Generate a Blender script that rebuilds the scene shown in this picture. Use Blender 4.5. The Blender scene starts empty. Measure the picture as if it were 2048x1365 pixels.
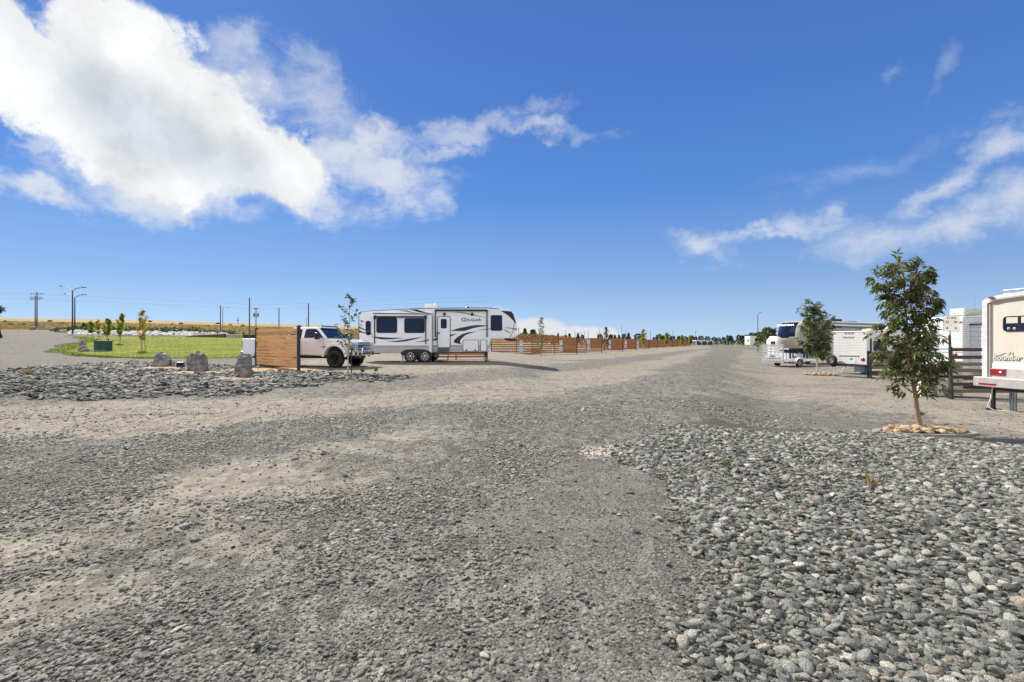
import bpy, bmesh, math, random
import numpy as np
from mathutils import Vector, Matrix
R = math.radians
sc = bpy.context.scene
col = sc.collection
F = 967.0          # focal length in photo pixels (2048 wide)
CH = 1.5           # camera height
HZ = 683.0         # horizon row

# ---------------------------------------------------------------- camera
cam_d = bpy.data.cameras.new("camera"); cam = bpy.data.objects.new("camera", cam_d); col.objects.link(cam)
cam.location = (0, 0, CH); cam.rotation_euler = (R(90), 0, 0)
cam_d.sensor_width = 36.0; cam_d.lens = 36.0*F/2048; cam_d.clip_end = 6000; cam_d.clip_start = 0.05
cam_d.shift_y = 0.0
sc.camera = cam
# ---------------------------------------------------------------- view
sc.view_settings.view_transform = 'Standard'; sc.view_settings.look = 'None'
sc.view_settings.exposure = 1.0; sc.view_settings.gamma = 1.0
# ---------------------------------------------------------------- sun
SUN_AZ, SUN_EL = -37.0, 38.0      # azimuth measured from +Y towards +X
sd = bpy.data.lights.new("sun", 'SUN'); sd.energy = 4.6; sd.angle = R(0.5); sd.color = (1.0, 0.93, 0.82)
so = bpy.data.objects.new("sun", sd); col.objects.link(so)
sv = Vector((math.sin(R(SUN_AZ))*math.cos(R(SUN_EL)), math.cos(R(SUN_AZ))*math.cos(R(SUN_EL)), math.sin(R(SUN_EL))))
so.rotation_euler = sv.to_track_quat('Z', 'Y').to_euler()
so.location = sv*50
# ---------------------------------------------------------------- node helper
class NT:
    def __init__(s, nt): s.nt = nt; s.n = nt.nodes; s.l = nt.links
    def new(s, t, **kw):
        n = s.n.new(t)
        for k, v in kw.items(): setattr(n, k, v)
        return n
    def put(s, sock, v):
        if v is None: return
        if hasattr(v, 'is_output'): s.l.new(v, sock)
        else:
            if sock.type == 'RGBA' and hasattr(v, '__len__') and len(v) == 3: v = (*v, 1)
            sock.default_value = v
    def m(s, op, a, b=None, c=None, clamp=False):
        n = s.new('ShaderNodeMath', operation=op); n.use_clamp = clamp
        for i, v in enumerate((a, b, c)): s.put(n.inputs[i], v)
        return n.outputs[0]
    def vm(s, op, a, b=None, out=0):
        n = s.new('ShaderNodeVectorMath', operation=op); s.put(n.inputs[0], a)
        if b is not None: s.put(n.inputs[1] if op != 'SCALE' else n.inputs[3], b)
        return n.outputs[out]
    def noise(s, vec, scale, detail=4, rough=0.55, dist=0.0, out='Fac'):
        n = s.new('ShaderNodeTexNoise'); s.put(n.inputs['Vector'], vec)
        n.inputs['Scale'].default_value = scale; n.inputs['Detail'].default_value = detail
        n.inputs['Roughness'].default_value = rough; n.inputs['Distortion'].default_value = dist
        return n.outputs[out]
    def vor(s, vec, scale, feature='F1', out='Distance', rnd=1.0):
        n = s.new('ShaderNodeTexVoronoi', feature=feature); s.put(n.inputs['Vector'], vec)
        n.inputs['Scale'].default_value = scale; n.inputs['Randomness'].default_value = rnd
        return n.outputs[out]
    def mix(s, f, a, b, mode='MIX'):
        n = s.new('ShaderNodeMix', data_type='RGBA', blend_type=mode)
        s.put(n.inputs[0], f); s.put(n.inputs[6], a); s.put(n.inputs[7], b); return n.outputs[2]
    def ss(s, v, a, b):
        n = s.new('ShaderNodeMapRange', interpolation_type='SMOOTHSTEP'); s.put(n.inputs[0], v)
        n.inputs[1].default_value = a; n.inputs[2].default_value = b; return n.outputs[0]
    def lin(s, v, a, b, c, d):
        n = s.new('ShaderNodeMapRange'); s.put(n.inputs[0], v)
        for i, x in enumerate((a, b, c, d)): n.inputs[i+1].default_value = x
        return n.outputs[0]
    def ramp(s, v, stops, interp='LINEAR'):
        n = s.new('ShaderNodeValToRGB'); n.color_ramp.interpolation = interp; e = n.color_ramp.elements
        while len(e) > 1: e.remove(e[-1])
        e[0].position = stops[0][0]; e[0].color = (*stops[0][1], 1)
        for p, c in stops[1:]:
            x = e.new(p); x.color = (*c, 1)
        s.put(n.inputs[0], v); return n.outputs[0]
    def xyz(s, v):
        n = s.new('ShaderNodeSeparateXYZ'); s.put(n.inputs[0], v); return n.outputs
    def comb(s, x, y, z):
        n = s.new('ShaderNodeCombineXYZ')
        for i, v in enumerate((x, y, z)): s.put(n.inputs[i], v)
        return n.outputs[0]
# ---------------------------------------------------------------- world: physical sky with clouds at infinity
w = bpy.data.worlds.new("World"); sc.world = w; w.use_nodes = True
w.cycles.sampling_method = 'MANUAL'; w.cycles.sample_map_resolution = 512
w.node_tree.nodes.clear(); W = NT(w.node_tree)
sky = W.new('ShaderNodeTexSky', sky_type='NISHITA'); sky.sun_disc = False
sky.sun_elevation = R(SUN_EL); sky.sun_rotation = R(SUN_AZ); sky.air_density = 1.0; sky.dust_density = 0.4; sky.ozone_density = 3.0
sky.altitude = 900
dirv = W.new('ShaderNodeTexCoord').outputs['Generated']
d3 = W.xyz(dirv)
az0 = W.m('ARCTAN2', d3[0], d3[1]); el0 = W.m('ARCSINE', d3[2])
def azel(px, py):
    a = math.atan((px-1024)/F); return a, math.atan((HZ-py)/F*math.cos(a))
warp = W.noise(dirv, 3.2, 5, 0.6, out='Color'); wv = W.xyz(warp)
warp2 = W.noise(dirv, 13, 5, 0.65, out='Color'); wv2 = W.xyz(warp2)
def warped(a1, a2):
    x = W.m('ADD', az0, W.m('ADD', W.m('MULTIPLY', W.m('SUBTRACT', wv[0], .5), a1), W.m('MULTIPLY', W.m('SUBTRACT', wv2[0], .5), a2)))
    y = W.m('ADD', el0, W.m('ADD', W.m('MULTIPLY', W.m('SUBTRACT', wv[1], .5), a1), W.m('MULTIPLY', W.m('SUBTRACT', wv2[1], .5), a2)))
    return x, y
def blob(c, px, py, rx, ry, ang=0):
    """signed 'inside-ness' of an ellipse given in photo pixels, ang = tilt in degrees"""
    a, e = azel(px, py); k = math.cos(a)
    rx = rx/F*k*k; ry = ry/F*k
    dx = W.m('SUBTRACT', c[0], a); dy = W.m('SUBTRACT', c[1], e)
    ca, sa = math.cos(R(ang)), math.sin(R(ang))
    u = W.m('DIVIDE', W.m('ADD', W.m('MULTIPLY', dx, ca), W.m('MULTIPLY', dy, sa)), rx)
    v = W.m('DIVIDE', W.m('SUBTRACT', W.m('MULTIPLY', dy, ca), W.m('MULTIPLY', dx, sa)), ry)
    r = W.m('SQRT', W.m('ADD', W.m('MULTIPLY', u, u), W.m('MULTIPLY', v, v)))
    return W.m('SUBTRACT', 1.0, r)
def union(c, lst):
    o = None
    for b in lst:
        v = blob(c, *b)
        if o is None: o = v
        else:
            n = W.new('ShaderNodeMath', operation='SMOOTH_MAX'); W.put(n.inputs[0], o); W.put(n.inputs[1], v); n.inputs[2].default_value = 0.12; o = n.outputs[0]
    return o
c1 = warped(0.15, 0.085)
puff = W.vor(dirv, 11, feature='SMOOTH_F1')
puff2 = W.vor(W.vm('ADD', dirv, W.vm('SCALE', W.vm('SUBTRACT', warp2, (.5, .5, .5)), 0.08)), 26, feature='SMOOTH_F1')
fine = W.noise(W.vm('ADD', dirv, W.vm('SCALE', W.vm('SUBTRACT', warp2, (.5, .5, .5)), 0.05)), 24, 9, 0.68)
# cumulus
cum = union(c1, [(10, 90, 150, 90, -20), (230, 120, 170, 100, -25), (140, 190, 240, 100, -15), (400, 250, 270, 130, -30), (540, 330, 170, 85, -18), (300, 330, 200, 70, -12)])
cum = W.m('ADD', cum, W.m('MULTIPLY', W.m('SUBTRACT', 0.42, puff), 0.45))
cum = W.m('ADD', cum, W.m('MULTIPLY', W.m('SUBTRACT', 0.42, puff2), 0.18))
cum = W.m('ADD', cum, W.m('MULTIPLY', W.m('SUBTRACT', fine, .5), 0.62))
a_cum = W.ss(cum, -0.06, 0.26)
# soft lower skirt and torn pieces, cirrus
c2 = warped(0.20, 0.09)
str_v = W.vm('MULTIPLY', dirv, (1.0, 1.0, 2.6))
fibre = W.noise(W.vm('ADD', str_v, W.vm('SCALE', W.vm('SUBTRACT', warp, (.5, .5, .5)), 0.5)), 9, 8, 0.66)
soft = union(c2, [(60, 375, 200, 34, -6), (330, 400, 260, 50, -8), (560, 400, 230, 50, -3), (760, 360, 150, 58, -5), (700, 300, 150, 60, 10)])
soft = W.m('ADD', soft, W.m('MULTIPLY', W.m('SUBTRACT', fibre, .5), 1.5))
a_soft = W.m('MULTIPLY', W.ss(soft, -0.2, 0.85), 0.78)
tail = union(c2, [(940, 262, 170, 30, 6), (1100, 275, 110, 20, -12), (900, 300, 100, 18, 8), (480, 90, 70, 45, 20), (520, 160, 90, 60, -60), (640, 200, 130, 70, -25), (60, 280, 90, 18, 15)])
tail = W.m('ADD', tail, W.m('MULTIPLY', W.m('SUBTRACT', fibre, .5), 2.1))
a_tail = W.m('MULTIPLY', W.ss(tail, -0.2, 1.1), 0.58)
c3 = warped(0.16, 0.07)
cir = union(c3, [(1420, 490, 90, 24, -12), (1610, 460, 60, 32, -10), (1760, 480, 130, 38, 14), (1900, 430, 150, 30, 12), (2030, 390, 70, 60, 30), (1900, 350, 150, 28, 32), (2010, 290, 90, 24, 24), (1560, 480, 160, 16, 0)])
cir = W.m('ADD', cir, W.m('MULTIPLY', W.m('SUBTRACT', fibre, .5), 2.0))
a_cir = W.m('MULTIPLY', W.ss(cir, -0.35, 1.15), 0.62)
wsp = W.m('ADD', union(c3, [(1900, 152, 70, 16, 35), (1780, 135, 30, 14, 0), (1700, 340, 200, 26, 10)]), W.m('MULTIPLY', W.m('SUBTRACT', fibre, .5), 2.0))
a_wsp = W.m('MULTIPLY', W.ss(wsp, -0.2, 1.4), 0.24)
# low cloud bank behind the fences
c4 = warped(0.05, 0.03)
low = union(c4, [(990, 640, 60, 34, -10), (1080, 665, 90, 32, -6), (1180, 675, 90, 28, -4), (930, 680, 60, 40, 0)])
low = W.m('ADD', low, W.m('MULTIPLY', W.m('SUBTRACT', 0.45, puff2), 0.22))
low = W.m('ADD', low, W.m('MULTIPLY', W.m('SUBTRACT', fine, .5), 0.25))
a_low = W.m('MULTIPLY', W.ss(low, -0.02, 0.4), 0.8)
# cloud luminance: lit tops, blue-grey belly, billow relief
bel = blob(c1, 330, 275, 330, 95, -22)
bel = W.ss(W.m('ADD', bel, W.m('MULTIPLY', W.m('SUBTRACT', puff, .4), 0.5)), -0.15, 0.8)
rel = W.m('ADD', W.lin(puff, 0.1, 0.7, 0.05, -0.10), W.lin(W.noise(W.vm('ADD', dirv, W.vm('SCALE', W.vm('SUBTRACT', warp2, (.5, .5, .5)), 0.12)), 8, 7, .6), .32, .66, -.13, .09))
lum = W.m('ADD', W.m('SUBTRACT', 1.0, W.m('MULTIPLY', bel, 0.2)), rel)
CLB = 5.2
ccol = W.mix(bel, (0.975, .99, 1.0), (0.86, 0.925, 1.0))
ccol = W.vm('SCALE', ccol, W.m('MULTIPLY', lum, CLB))
# sky colour
stops = [(0.0, (2.9, 3.6, 4.9)), (.05, (2.2, 3.0, 4.4)), (.12, (1.45, 2.3, 3.9)), (.28, (.58, 1.48, 3.7)), (.45, (.41, 1.10, 3.2)), (.62, (.36, .95, 2.9)), (1.5, (.3, .8, 2.5))]
grad = W.ramp(W.m('DIVIDE', el0, 1.5), [(p/1.5, tuple(c/5 for c in cc)) for p, cc in stops])
grad = W.vm('SCALE', grad, 5.0)
nis = W.vm('MULTIPLY', sky.outputs[0], (.30, .46, .66))
skyc = W.mix(0.25, grad, nis)
out = W.mix(a_low, skyc, W.vm('SCALE', (1.0, .985, .97), CLB*0.86))
out = W.mix(a_soft, out, W.vm('SCALE', (0.93, .96, 1.0), CLB*0.88))
out = W.mix(a_tail, out, W.vm('SCALE', (0.9, .94, 1.0), CLB*0.86))
out = W.mix(a_wsp, out, W.vm('SCALE', (0.93, .96, 1.0), CLB*0.88))
out = W.mix(a_cir, out, W.vm('SCALE', (0.95, .97, 1.0), CLB*0.9))
out = W.mix(a_cum, out, ccol)
back = W.ss(W.m('SUBTRACT', W.m('MULTIPLY', d3[1], -1.0), W.m('MULTIPLY', W.noise(dirv, 2.5, 4, .55), .9)), -0.55, 0.0)  # unseen bright cloud cover added behind the camera to fill shaded sides
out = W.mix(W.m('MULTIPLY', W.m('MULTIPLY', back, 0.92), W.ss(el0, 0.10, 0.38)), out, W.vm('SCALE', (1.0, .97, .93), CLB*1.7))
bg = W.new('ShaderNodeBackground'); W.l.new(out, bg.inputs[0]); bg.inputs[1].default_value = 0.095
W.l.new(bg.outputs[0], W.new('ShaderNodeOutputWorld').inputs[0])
# ---------------------------------------------------------------- tagging and object helpers
def tag(o, label=None, cat=None, group=None, kind=None):
    if label: o['label'] = label
    if cat: o['category'] = cat
    if group: o['group'] = group
    if kind: o['kind'] = kind
    return o
def empty(name, loc, rz=0, label=None, cat=None, group=None):
    o = bpy.data.objects.new(name, None); col.objects.link(o); o.location = loc; o.rotation_euler = (0, 0, rz)
    o.empty_display_size = .2
    return tag(o, label, cat, group)
def children(o): return [c for c in sc.objects if c.parent == o]
def copy_tree(o, loc, rz=0, scale=1.0, **kw):
    kids = kidmap.get(o.name) or children(o)
    kidmap[o.name] = kids
    c = o.copy(); col.objects.link(c); c.location = loc; c.rotation_euler = (0, 0, rz)
    c.scale = (scale,)*3 if not hasattr(scale, '__len__') else scale
    tag(c, **kw)
    for k in kids:
        d = k.copy(); col.objects.link(d); d.parent = c
        for g in children(k):
            e = g.copy(); col.objects.link(e); e.parent = d
    return c
kidmap = {}
def ico_mesh(sub):
    b = bmesh.new(); bmesh.ops.create_icosphere(b, subdivisions=sub, radius=1)
    v = np.array([x.co[:] for x in b.verts]); f = [tuple(y.index for y in x.verts) for x in b.faces]; b.free(); return v, f
ICO = {1: ico_mesh(1), 2: ico_mesh(2), 3: ico_mesh(3), 4: ico_mesh(4)}
class MB:
    """collects polygons and links them as ONE mesh object"""
    def __init__(s): s.v = []; s.f = []; s.mi = []; s.sm = []; s.g = []
    def add(s, vs, fs, mi=0, smooth=False):
        o = len(s.v); s.g.append((o, len(s.f))); s.v += [tuple(map(float, x)) for x in vs]
        for f in fs: s.f.append(tuple(i+o for i in f)); s.mi.append(mi); s.sm.append(smooth)
        return s
    def box(s, c, d, rz=0, mi=0, ry=0):
        x, y, z = d[0]/2, d[1]/2, d[2]/2
        M = Matrix.Translation(c) @ Matrix.Rotation(rz, 4, 'Z') @ Matrix.Rotation(ry, 4, 'Y')
        vs = [M @ Vector(p) for p in ((-x, -y, -z), (x, -y, -z), (x, y, -z), (-x, y, -z), (-x, -y, z), (x, -y, z), (x, y, z), (-x, y, z))]
        return s.add(vs, [(0, 3, 2, 1), (4, 5, 6, 7), (0, 1, 5, 4), (1, 2, 6, 5), (2, 3, 7, 6), (3, 0, 4, 7)], mi)
    def bb(s, x0, x1, y0, y1, z0, z1, mi=0): return s.box(((x0+x1)/2, (y0+y1)/2, (z0+z1)/2), (abs(x1-x0), abs(y1-y0), abs(z1-z0)), mi=mi)
    def prism(s, pts, y0, y1, mi=0, plane='xz'):
        """outline pts (a,b) swept from y0 to y1; plane 'xz' sweeps along y, 'yz' along x, 'xy' along z"""
        n = len(pts); A = sum(pts[i][0]*pts[(i+1) % n][1]-pts[(i+1) % n][0]*pts[i][1] for i in range(n))
        if A < 0: pts = pts[::-1]
        mk = {'xz': lambda a, b, t: (a, t, b), 'yz': lambda a, b, t: (t, a, b), 'xy': lambda a, b, t: (a, b, t)}[plane]
        vs = [mk(a, b, y0) for a, b in pts] + [mk(a, b, y1) for a, b in pts]
        flip = (plane == 'xz') == (y1 > y0)
        f0 = tuple(range(n)); f1 = tuple(range(2*n-1, n-1, -1))
        sides = [(i, n+i, n+(i+1) % n, (i+1) % n) for i in range(n)]
        fs = [f0, f1]+sides
        if not flip: fs = [f[::-1] for f in fs]
        return s.add(vs, fs, mi)
    def tube(s, pts, rad, seg=8, mi=0, cap=True, smooth=True):
        pts = [Vector(p) for p in pts]
        if not hasattr(rad, '__len__'): rad = [rad]*len(pts)
        vs = []; fs = []; prev = None
        for i, p in enumerate(pts):
            t = (pts[min(i+1, len(pts)-1)]-pts[max(i-1, 0)]).normalized()
            u = t.cross(Vector((0, 0, 1)) if abs(t.z) < .95 else Vector((0, 1, 0))).normalized() if prev is None else (prev-t*prev.dot(t)).normalized()
            prev = u; wv_ = t.cross(u)
            for k in range(seg):
                a = 2*math.pi*k/seg; vs.append(p+(u*math.cos(a)+wv_*math.sin(a))*rad[i])
        for i in range(len(pts)-1):
            for k in range(seg):
                a, b = i*seg+k, i*seg+(k+1) % seg; fs.append((a, b, b+seg, a+seg))
        s.add(vs, fs, mi, smooth)
        if cap: s.add(vs[:seg], [tuple(range(seg))[::-1]], mi); s.add(vs[-seg:], [tuple(range(seg))], mi)
        return s
    def lathe(s, prof, c=(0, 0, 0), axis='z', seg=20, mi=0, smooth=True, a0=0, a1=2*math.pi):
        """prof (r,h) turned round the axis through c"""
        full = abs(a1-a0-2*math.pi) < 1e-6; m = seg if full else seg+1; vs = []; fs = []
        for r, h in prof:
            for k in range(m):
                a = a0+(a1-a0)*k/seg; p = (r*math.cos(a), r*math.sin(a), h)
                if axis == 'y': p = (p[0], -h, p[1]) if False else (p[0], h, p[1])
                if axis == 'x': p = (h, p[0], p[1])
                vs.append((p[0]+c[0], p[1]+c[1], p[2]+c[2]))
        for i in range(len(prof)-1):
            for k in range(seg if full else seg):
                a, b = i*m+k, i*m+((k+1) % m); fs.append((a, b, b+m, a+m))
        return s.add(vs, fs, mi, smooth)
    def rock(s, c, sz, seed, sub=2, rough=.25, mi=0, rz=0, facets=0, smooth=False):
        v, f = ICO[sub]; r = np.random.RandomState(seed); d = v.copy(); k = np.ones(len(v))
        for _ in range(facets):
            n = r.normal(size=3); n[2] = abs(n[2])*.7; n /= np.linalg.norm(n); lim = r.uniform(.62, .9); q = d@n; d -= np.outer(np.maximum(q-lim, 0), n)
        for _ in range(6):
            q = r.normal(size=3)*r.uniform(1, 4); k += rough*.33*np.sin(v@q+r.uniform(0, 6))
        if sub >= 3:
            for _ in range(14):
                q = r.normal(size=3)*r.uniform(5, 12); k += rough*.07*np.sin(v@q+r.uniform(0, 6))
        d = d*k[:, None]*np.array(sz); ca, sa = math.cos(rz), math.sin(rz)
        d = np.stack([d[:, 0]*ca-d[:, 1]*sa, d[:, 0]*sa+d[:, 1]*ca, d[:, 2]], 1)+np.array(c)
        return s.add(d.tolist(), f, mi, smooth)
    def each(s, name, mats, parent=None, **kw):
        """every added piece becomes an object of its own"""
        out = []; G_ = s.g+[(len(s.v), len(s.f))]
        for (v0, f0), (v1, f1) in zip(G_[:-1], G_[1:]):
            m_ = MB(); m_.v = s.v[v0:v1]; m_.f = [tuple(i-v0 for i in f) for f in s.f[f0:f1]]; m_.mi = s.mi[f0:f1]; m_.sm = s.sm[f0:f1]; out.append(m_.build(name, mats, parent, **kw))
        return out
    def build(s, name, mats, parent=None, bevel=0, seg=2, auto=False, label=None, ang=35):
        me = bpy.data.meshes.new(name); me.from_pydata(s.v, [], s.f)
        if not isinstance(mats, (list, tuple)): mats = [mats]
        for m_ in mats: me.materials.append(m_)
        me.polygons.foreach_set('material_index', s.mi); me.polygons.foreach_set('use_smooth', s.sm)
        if bevel:
            b = bmesh.new(); b.from_mesh(me); bmesh.ops.remove_doubles(b, verts=b.verts, dist=1e-5)
            es = [e for e in b.edges if len(e.link_faces) == 2 and e.calc_face_angle(0) > R(ang)]
            bmesh.ops.bevel(b, geom=es, offset=bevel, segments=seg, profile=.5, affect='EDGES', clamp_overlap=True)
            b.to_mesh(me); b.free()
        me.update(); o = bpy.data.objects.new(name, me); col.objects.link(o)
        if parent: o.parent = parent
        if label: o['label'] = label
        return o
def rr(x0, z0, x1, z1, r, n=4):
    o = []
    for cx, cz, a in ((x1-r, z1-r, 0), (x0+r, z1-r, 90), (x0+r, z0+r, 180), (x1-r, z0+r, 270)):
        for i in range(n+1):
            t = R(a+90*i/n); o.append((cx+r*math.cos(t), cz+r*math.sin(t)))
    return o
def text_part(name, txt, size, loc, rot, mat, parent, sx=1.0, ext=.004, shear=0, align='CENTER', offset=0.0):
    cu = bpy.data.curves.new(name, 'FONT'); cu.body = txt; cu.size = size; cu.extrude = ext; cu.align_x = align; cu.align_y = 'CENTER'; cu.shear = shear; cu.offset = offset
    ob = bpy.data.objects.new(name+"_src", cu)
    me = bpy.data.meshes.new_from_object(ob); bpy.data.objects.remove(ob); me.name = name
    me.materials.clear(); me.materials.append(mat)
    o = bpy.data.objects.new(name, me); col.objects.link(o); o.parent = parent; o.location = loc; o.rotation_euler = rot; o.scale = (sx, 1, 1)
    return o
# ---------------------------------------------------------------- materials
MATS = {}
def mat(name, c, rough=.6, metal=0, var=.12, nscale=6, bump=0, bscale=40, coat=0, spec=None, trans=0, dirt=0, dirtc=(.25, .21, .16)):
    if name in MATS: return MATS[name]
    m_ = bpy.data.materials.new(name); m_.use_nodes = True; m_.node_tree.nodes.clear(); T = NT(m_.node_tree)
    p = T.new('ShaderNodeBsdfPrincipled'); o = T.new('ShaderNodeOutputMaterial')
    co = T.new('ShaderNodeTexCoord').outputs['Object']
    n = T.noise(co, nscale, 4, .6)
    cc = T.mix(T.lin(n, .3, .7, 0, 1), tuple(x*(1-var) for x in c), tuple(min(1, x*(1+var)) for x in c))
    if dirt:
        z = T.xyz(co)[2]; n2 = T.noise(T.vm('MULTIPLY', co, (6, 6, 1.2)), 2.0, 5, .65)
        f = T.m('MULTIPLY', T.ss(n2, .42, .75), dirt); cc = T.mix(f, cc, dirtc)
    T.put(p.inputs['Base Color'], cc)
    T.put(p.inputs['Roughness'], T.lin(n, .3, .7, max(.02, rough*.85), min(1, rough*1.15)))
    p.inputs['Metallic'].default_value = metal
    if coat: p.inputs['Coat Weight'].default_value = coat; p.inputs['Coat Roughness'].default_value = .08
    if spec is not None: p.inputs['Specular IOR Level'].default_value = spec
    if bump:
        b = T.new('ShaderNodeBump'); b.inputs['Strength'].default_value = 1; b.inputs['Distance'].default_value = bump
        T.put(b.inputs['Height'], T.noise(co, bscale, 5, .6)); T.l.new(b.outputs[0], p.inputs['Normal'])
    if trans:
        tr = T.new('ShaderNodeBsdfTranslucent'); T.put(tr.inputs[0], cc); mx = T.new('ShaderNodeMixShader'); mx.inputs[0].default_value = trans
        T.l.new(p.outputs[0], mx.inputs[1]); T.l.new(tr.outputs[0], mx.inputs[2]); T.l.new(mx.outputs[0], o.inputs[0])
    else: T.l.new(p.outputs[0], o.inputs[0])
    MATS[name] = m_; return m_
def leaf_mat(name, stops, trans=.3, rough=.6, spec=.25):
    m_ = bpy.data.materials.new(name); m_.use_nodes = True; m_.node_tree.nodes.clear(); T = NT(m_.node_tree)
    p = T.new('ShaderNodeBsdfPrincipled'); o = T.new('ShaderNodeOutputMaterial')
    r = T.new('ShaderNodeNewGeometry').outputs['Random Per Island']
    co = T.new('ShaderNodeTexCoord').outputs['Object']
    f = T.m('ADD', T.m('MULTIPLY', r, .6), T.m('MULTIPLY', T.lin(T.noise(co, 2.2, 3, .5), .32, .68, 0, 1), .4))
    c = T.ramp(f, stops); T.put(p.inputs['Base Color'], c); p.inputs['Roughness'].default_value = rough; p.inputs['Specular IOR Level'].default_value = spec
    tr = T.new('ShaderNodeBsdfTranslucent'); T.put(tr.inputs[0], T.mix(.4, c, (.16, .22, .03))); mx = T.new('ShaderNodeMixShader'); mx.inputs[0].default_value = trans
    T.l.new(p.outputs[0], mx.inputs[1]); T.l.new(tr.outputs[0], mx.inputs[2]); T.l.new(mx.outputs[0], o.inputs[0]); return m_
WHITE = mat('white_gelcoat', (.80, .805, .82), .35, var=.03, nscale=1.5, coat=.3, dirt=.06)
WHITE2 = mat('white_siding', (.70, .70, .69), .45, var=.03, nscale=2, dirt=.08)
CREAM = mat('cream_gelcoat', (.60, .565, .48), .4, var=.04, nscale=1.5, coat=.2, dirt=.1)
TAN = mat('taupe_panel', (.36, .32, .29), .4, var=.05)
GREYP = mat('grey_lower_panel', (.42, .40, .40), .45, var=.05, nscale=2, dirt=.15)
BLACK = mat('black_trim', (.015, .015, .018), .4, var=.2)
DKBLUE = mat('dark_navy_graphic', (.016, .02, .036), .35, var=.1)
MIDGREY = mat('grey_graphic', (.22, .21, .23), .4)
GLASS = mat('dark_glass', (.008, .014, .045), .05, var=.1, spec=.35)
GLASST = mat('tinted_cab_glass', (.006, .012, .05), .12, var=.1, spec=.18)
STEEL = mat('galvanised_steel', (.45, .46, .48), .4, .8, var=.12)
CHROME = mat('chrome', (.75, .75, .77), .12, 1.0, var=.05)
RUBBER = mat('tyre_rubber', (.02, .02, .02), .8, var=.25, nscale=30, bump=.002)
TRUCKW = mat('white_truck_paint', (.76, .79, .85), .22, var=.02, coat=1.0)
RED = mat('red_lens', (.26, .008, .012), .2, var=.1, coat=.6)
AMBER = mat('amber_lens', (.7, .22, .02), .2)
POST = mat('dark_steel_post', (.025, .026, .032), .5, var=.3, bump=.001)
POLE = mat('weathered_pole', (.10, .085, .075), .8, var=.25)
GPOLE = mat('grey_pole', (.22, .23, .25), .5, .4)
BARK = mat('sapling_bark', (.26, .17, .10), .85, var=.35, nscale=25, bump=.006, bscale=60)
BARK2 = mat('pale_bark', (.42, .38, .33), .85, var=.25, nscale=25, bump=.004)
PED = mat('grey_pedestal', (.42, .44, .47), .45, .2)
def wood(name, c1, c2, c3, rough=.75):
    m_ = bpy.data.materials.new(name); m_.use_nodes = True; m_.node_tree.nodes.clear(); T = NT(m_.node_tree)
    p = T.new('ShaderNodeBsdfPrincipled'); o = T.new('ShaderNodeOutputMaterial')
    co = T.new('ShaderNodeTexCoord').outputs['Object']; r = T.new('ShaderNodeNewGeometry').outputs['Random Per Island']
    sh = T.comb(T.m('MULTIPLY', r, 37.0), T.m('MULTIPLY', r, 11.0), 0); q = T.vm('ADD', co, sh)
    g = T.noise(T.vm('MULTIPLY', q, (1.2, 1.2, 26)), 2.2, 6, .65, .8); g2 = T.noise(T.vm('MULTIPLY', q, (.9, .9, 5)), 1.6, 4, .6)
    kn = T.ss(T.vor(T.vm('MULTIPLY', q, (1, 1, 2.2)), 3.2), .10, .03)
    c = T.mix(T.lin(g, .3, .7, 0, 1), c1, c2); c = T.mix(T.m('MULTIPLY', T.ss(g2, .48, .72), .75), c, c3)
    c = T.mix(T.m('MULTIPLY', kn, .8), c, (.08, .045, .025))
    c = T.mix(T.m('MULTIPLY', T.ss(r, .72, .95), .7), c, (.27, .22, .17))
    c = T.mix(T.lin(r, 0, 1, 0, .35), c, tuple(x*.55 for x in c1))
    T.put(p.inputs['Base Color'], c); p.inputs['Roughness'].default_value = rough
    b = T.new('ShaderNodeBump'); b.inputs['Distance'].default_value = .004; T.put(b.inputs['Height'], g); T.l.new(b.outputs[0], p.inputs['Normal'])
    T.l.new(p.outputs[0], o.inputs[0]); return m_
WOOD = wood('rough_cedar', (.72, .36, .12), (.84, .50, .21), (.40, .18, .07))
WOODF = wood('stained_fence_boards', (.30, .095, .022), (.42, .17, .045), (.15, .05, .018))
WOODD = wood('dark_brown_boards', (.045, .028, .02), (.08, .05, .035), (.025, .016, .012))
# ---------------------------------------------------------------- terrain
def sst(a, b, x): t = np.clip((np.asarray(x, float)-a)/(b-a), 0, 1); return t*t*(3-2*t)
def terr(X, Y):
    X = np.asarray(X, float); Y = np.asarray(Y, float); Yp = np.maximum(Y, .5); a = np.clip(X/Yp, -1.6, 1.6)
    a = np.where(Y < .5, np.clip(X, -1.6, 1.6), a); d = np.hypot(X, Y)
    k = np.interp(a, [-1.06, -.75, -.44, -.31, 0.0, .1], [.0555, .0498, .0395, .035, .006, 0])
    hill = k*np.clip(Y-44, 0, 480); hill = np.where(Y > 524, k*480-(Y-524)*.01, hill); hill = np.where(Y < 0, 0, hill)
    wr = sst(.36, .56, a); wl = sst(.10, -.04, a)
    base = wr*(-.7*sst(4, 20, Y))+wl*(.24*sst(8, 26, Y))+(1-wr-wl)*(-.0023*np.clip(Y, 0, 170)*sst(4, 20, Y))
    return base+hill
def tz(x, y): return float(terr(x, y))
def hit(px, py, dmax=900):
    a = (px-1024)/F; s = (HZ-py)/F
    d = np.geomspace(1.2, dmax, 6000); z = terr(a*d, d); ray = CH+s*d; i = np.argmax(z >= ray)
    if not (z >= ray).any(): i = len(d)-1
    if i > 0:
        f0 = ray[i-1]-z[i-1]; f1 = ray[i]-z[i]; t = f0/(f0-f1) if f0 != f1 else 0; D = d[i-1]+(d[i]-d[i-1])*np.clip(t, 0, 1)
    else: D = d[0]
    return np.array([a*D, D, tz(a*D, D)])
def hz_at(px, py, D): return CH+(HZ-py)/F*D
def G(px, py): p = hit(px, py); return Vector(p)
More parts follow.
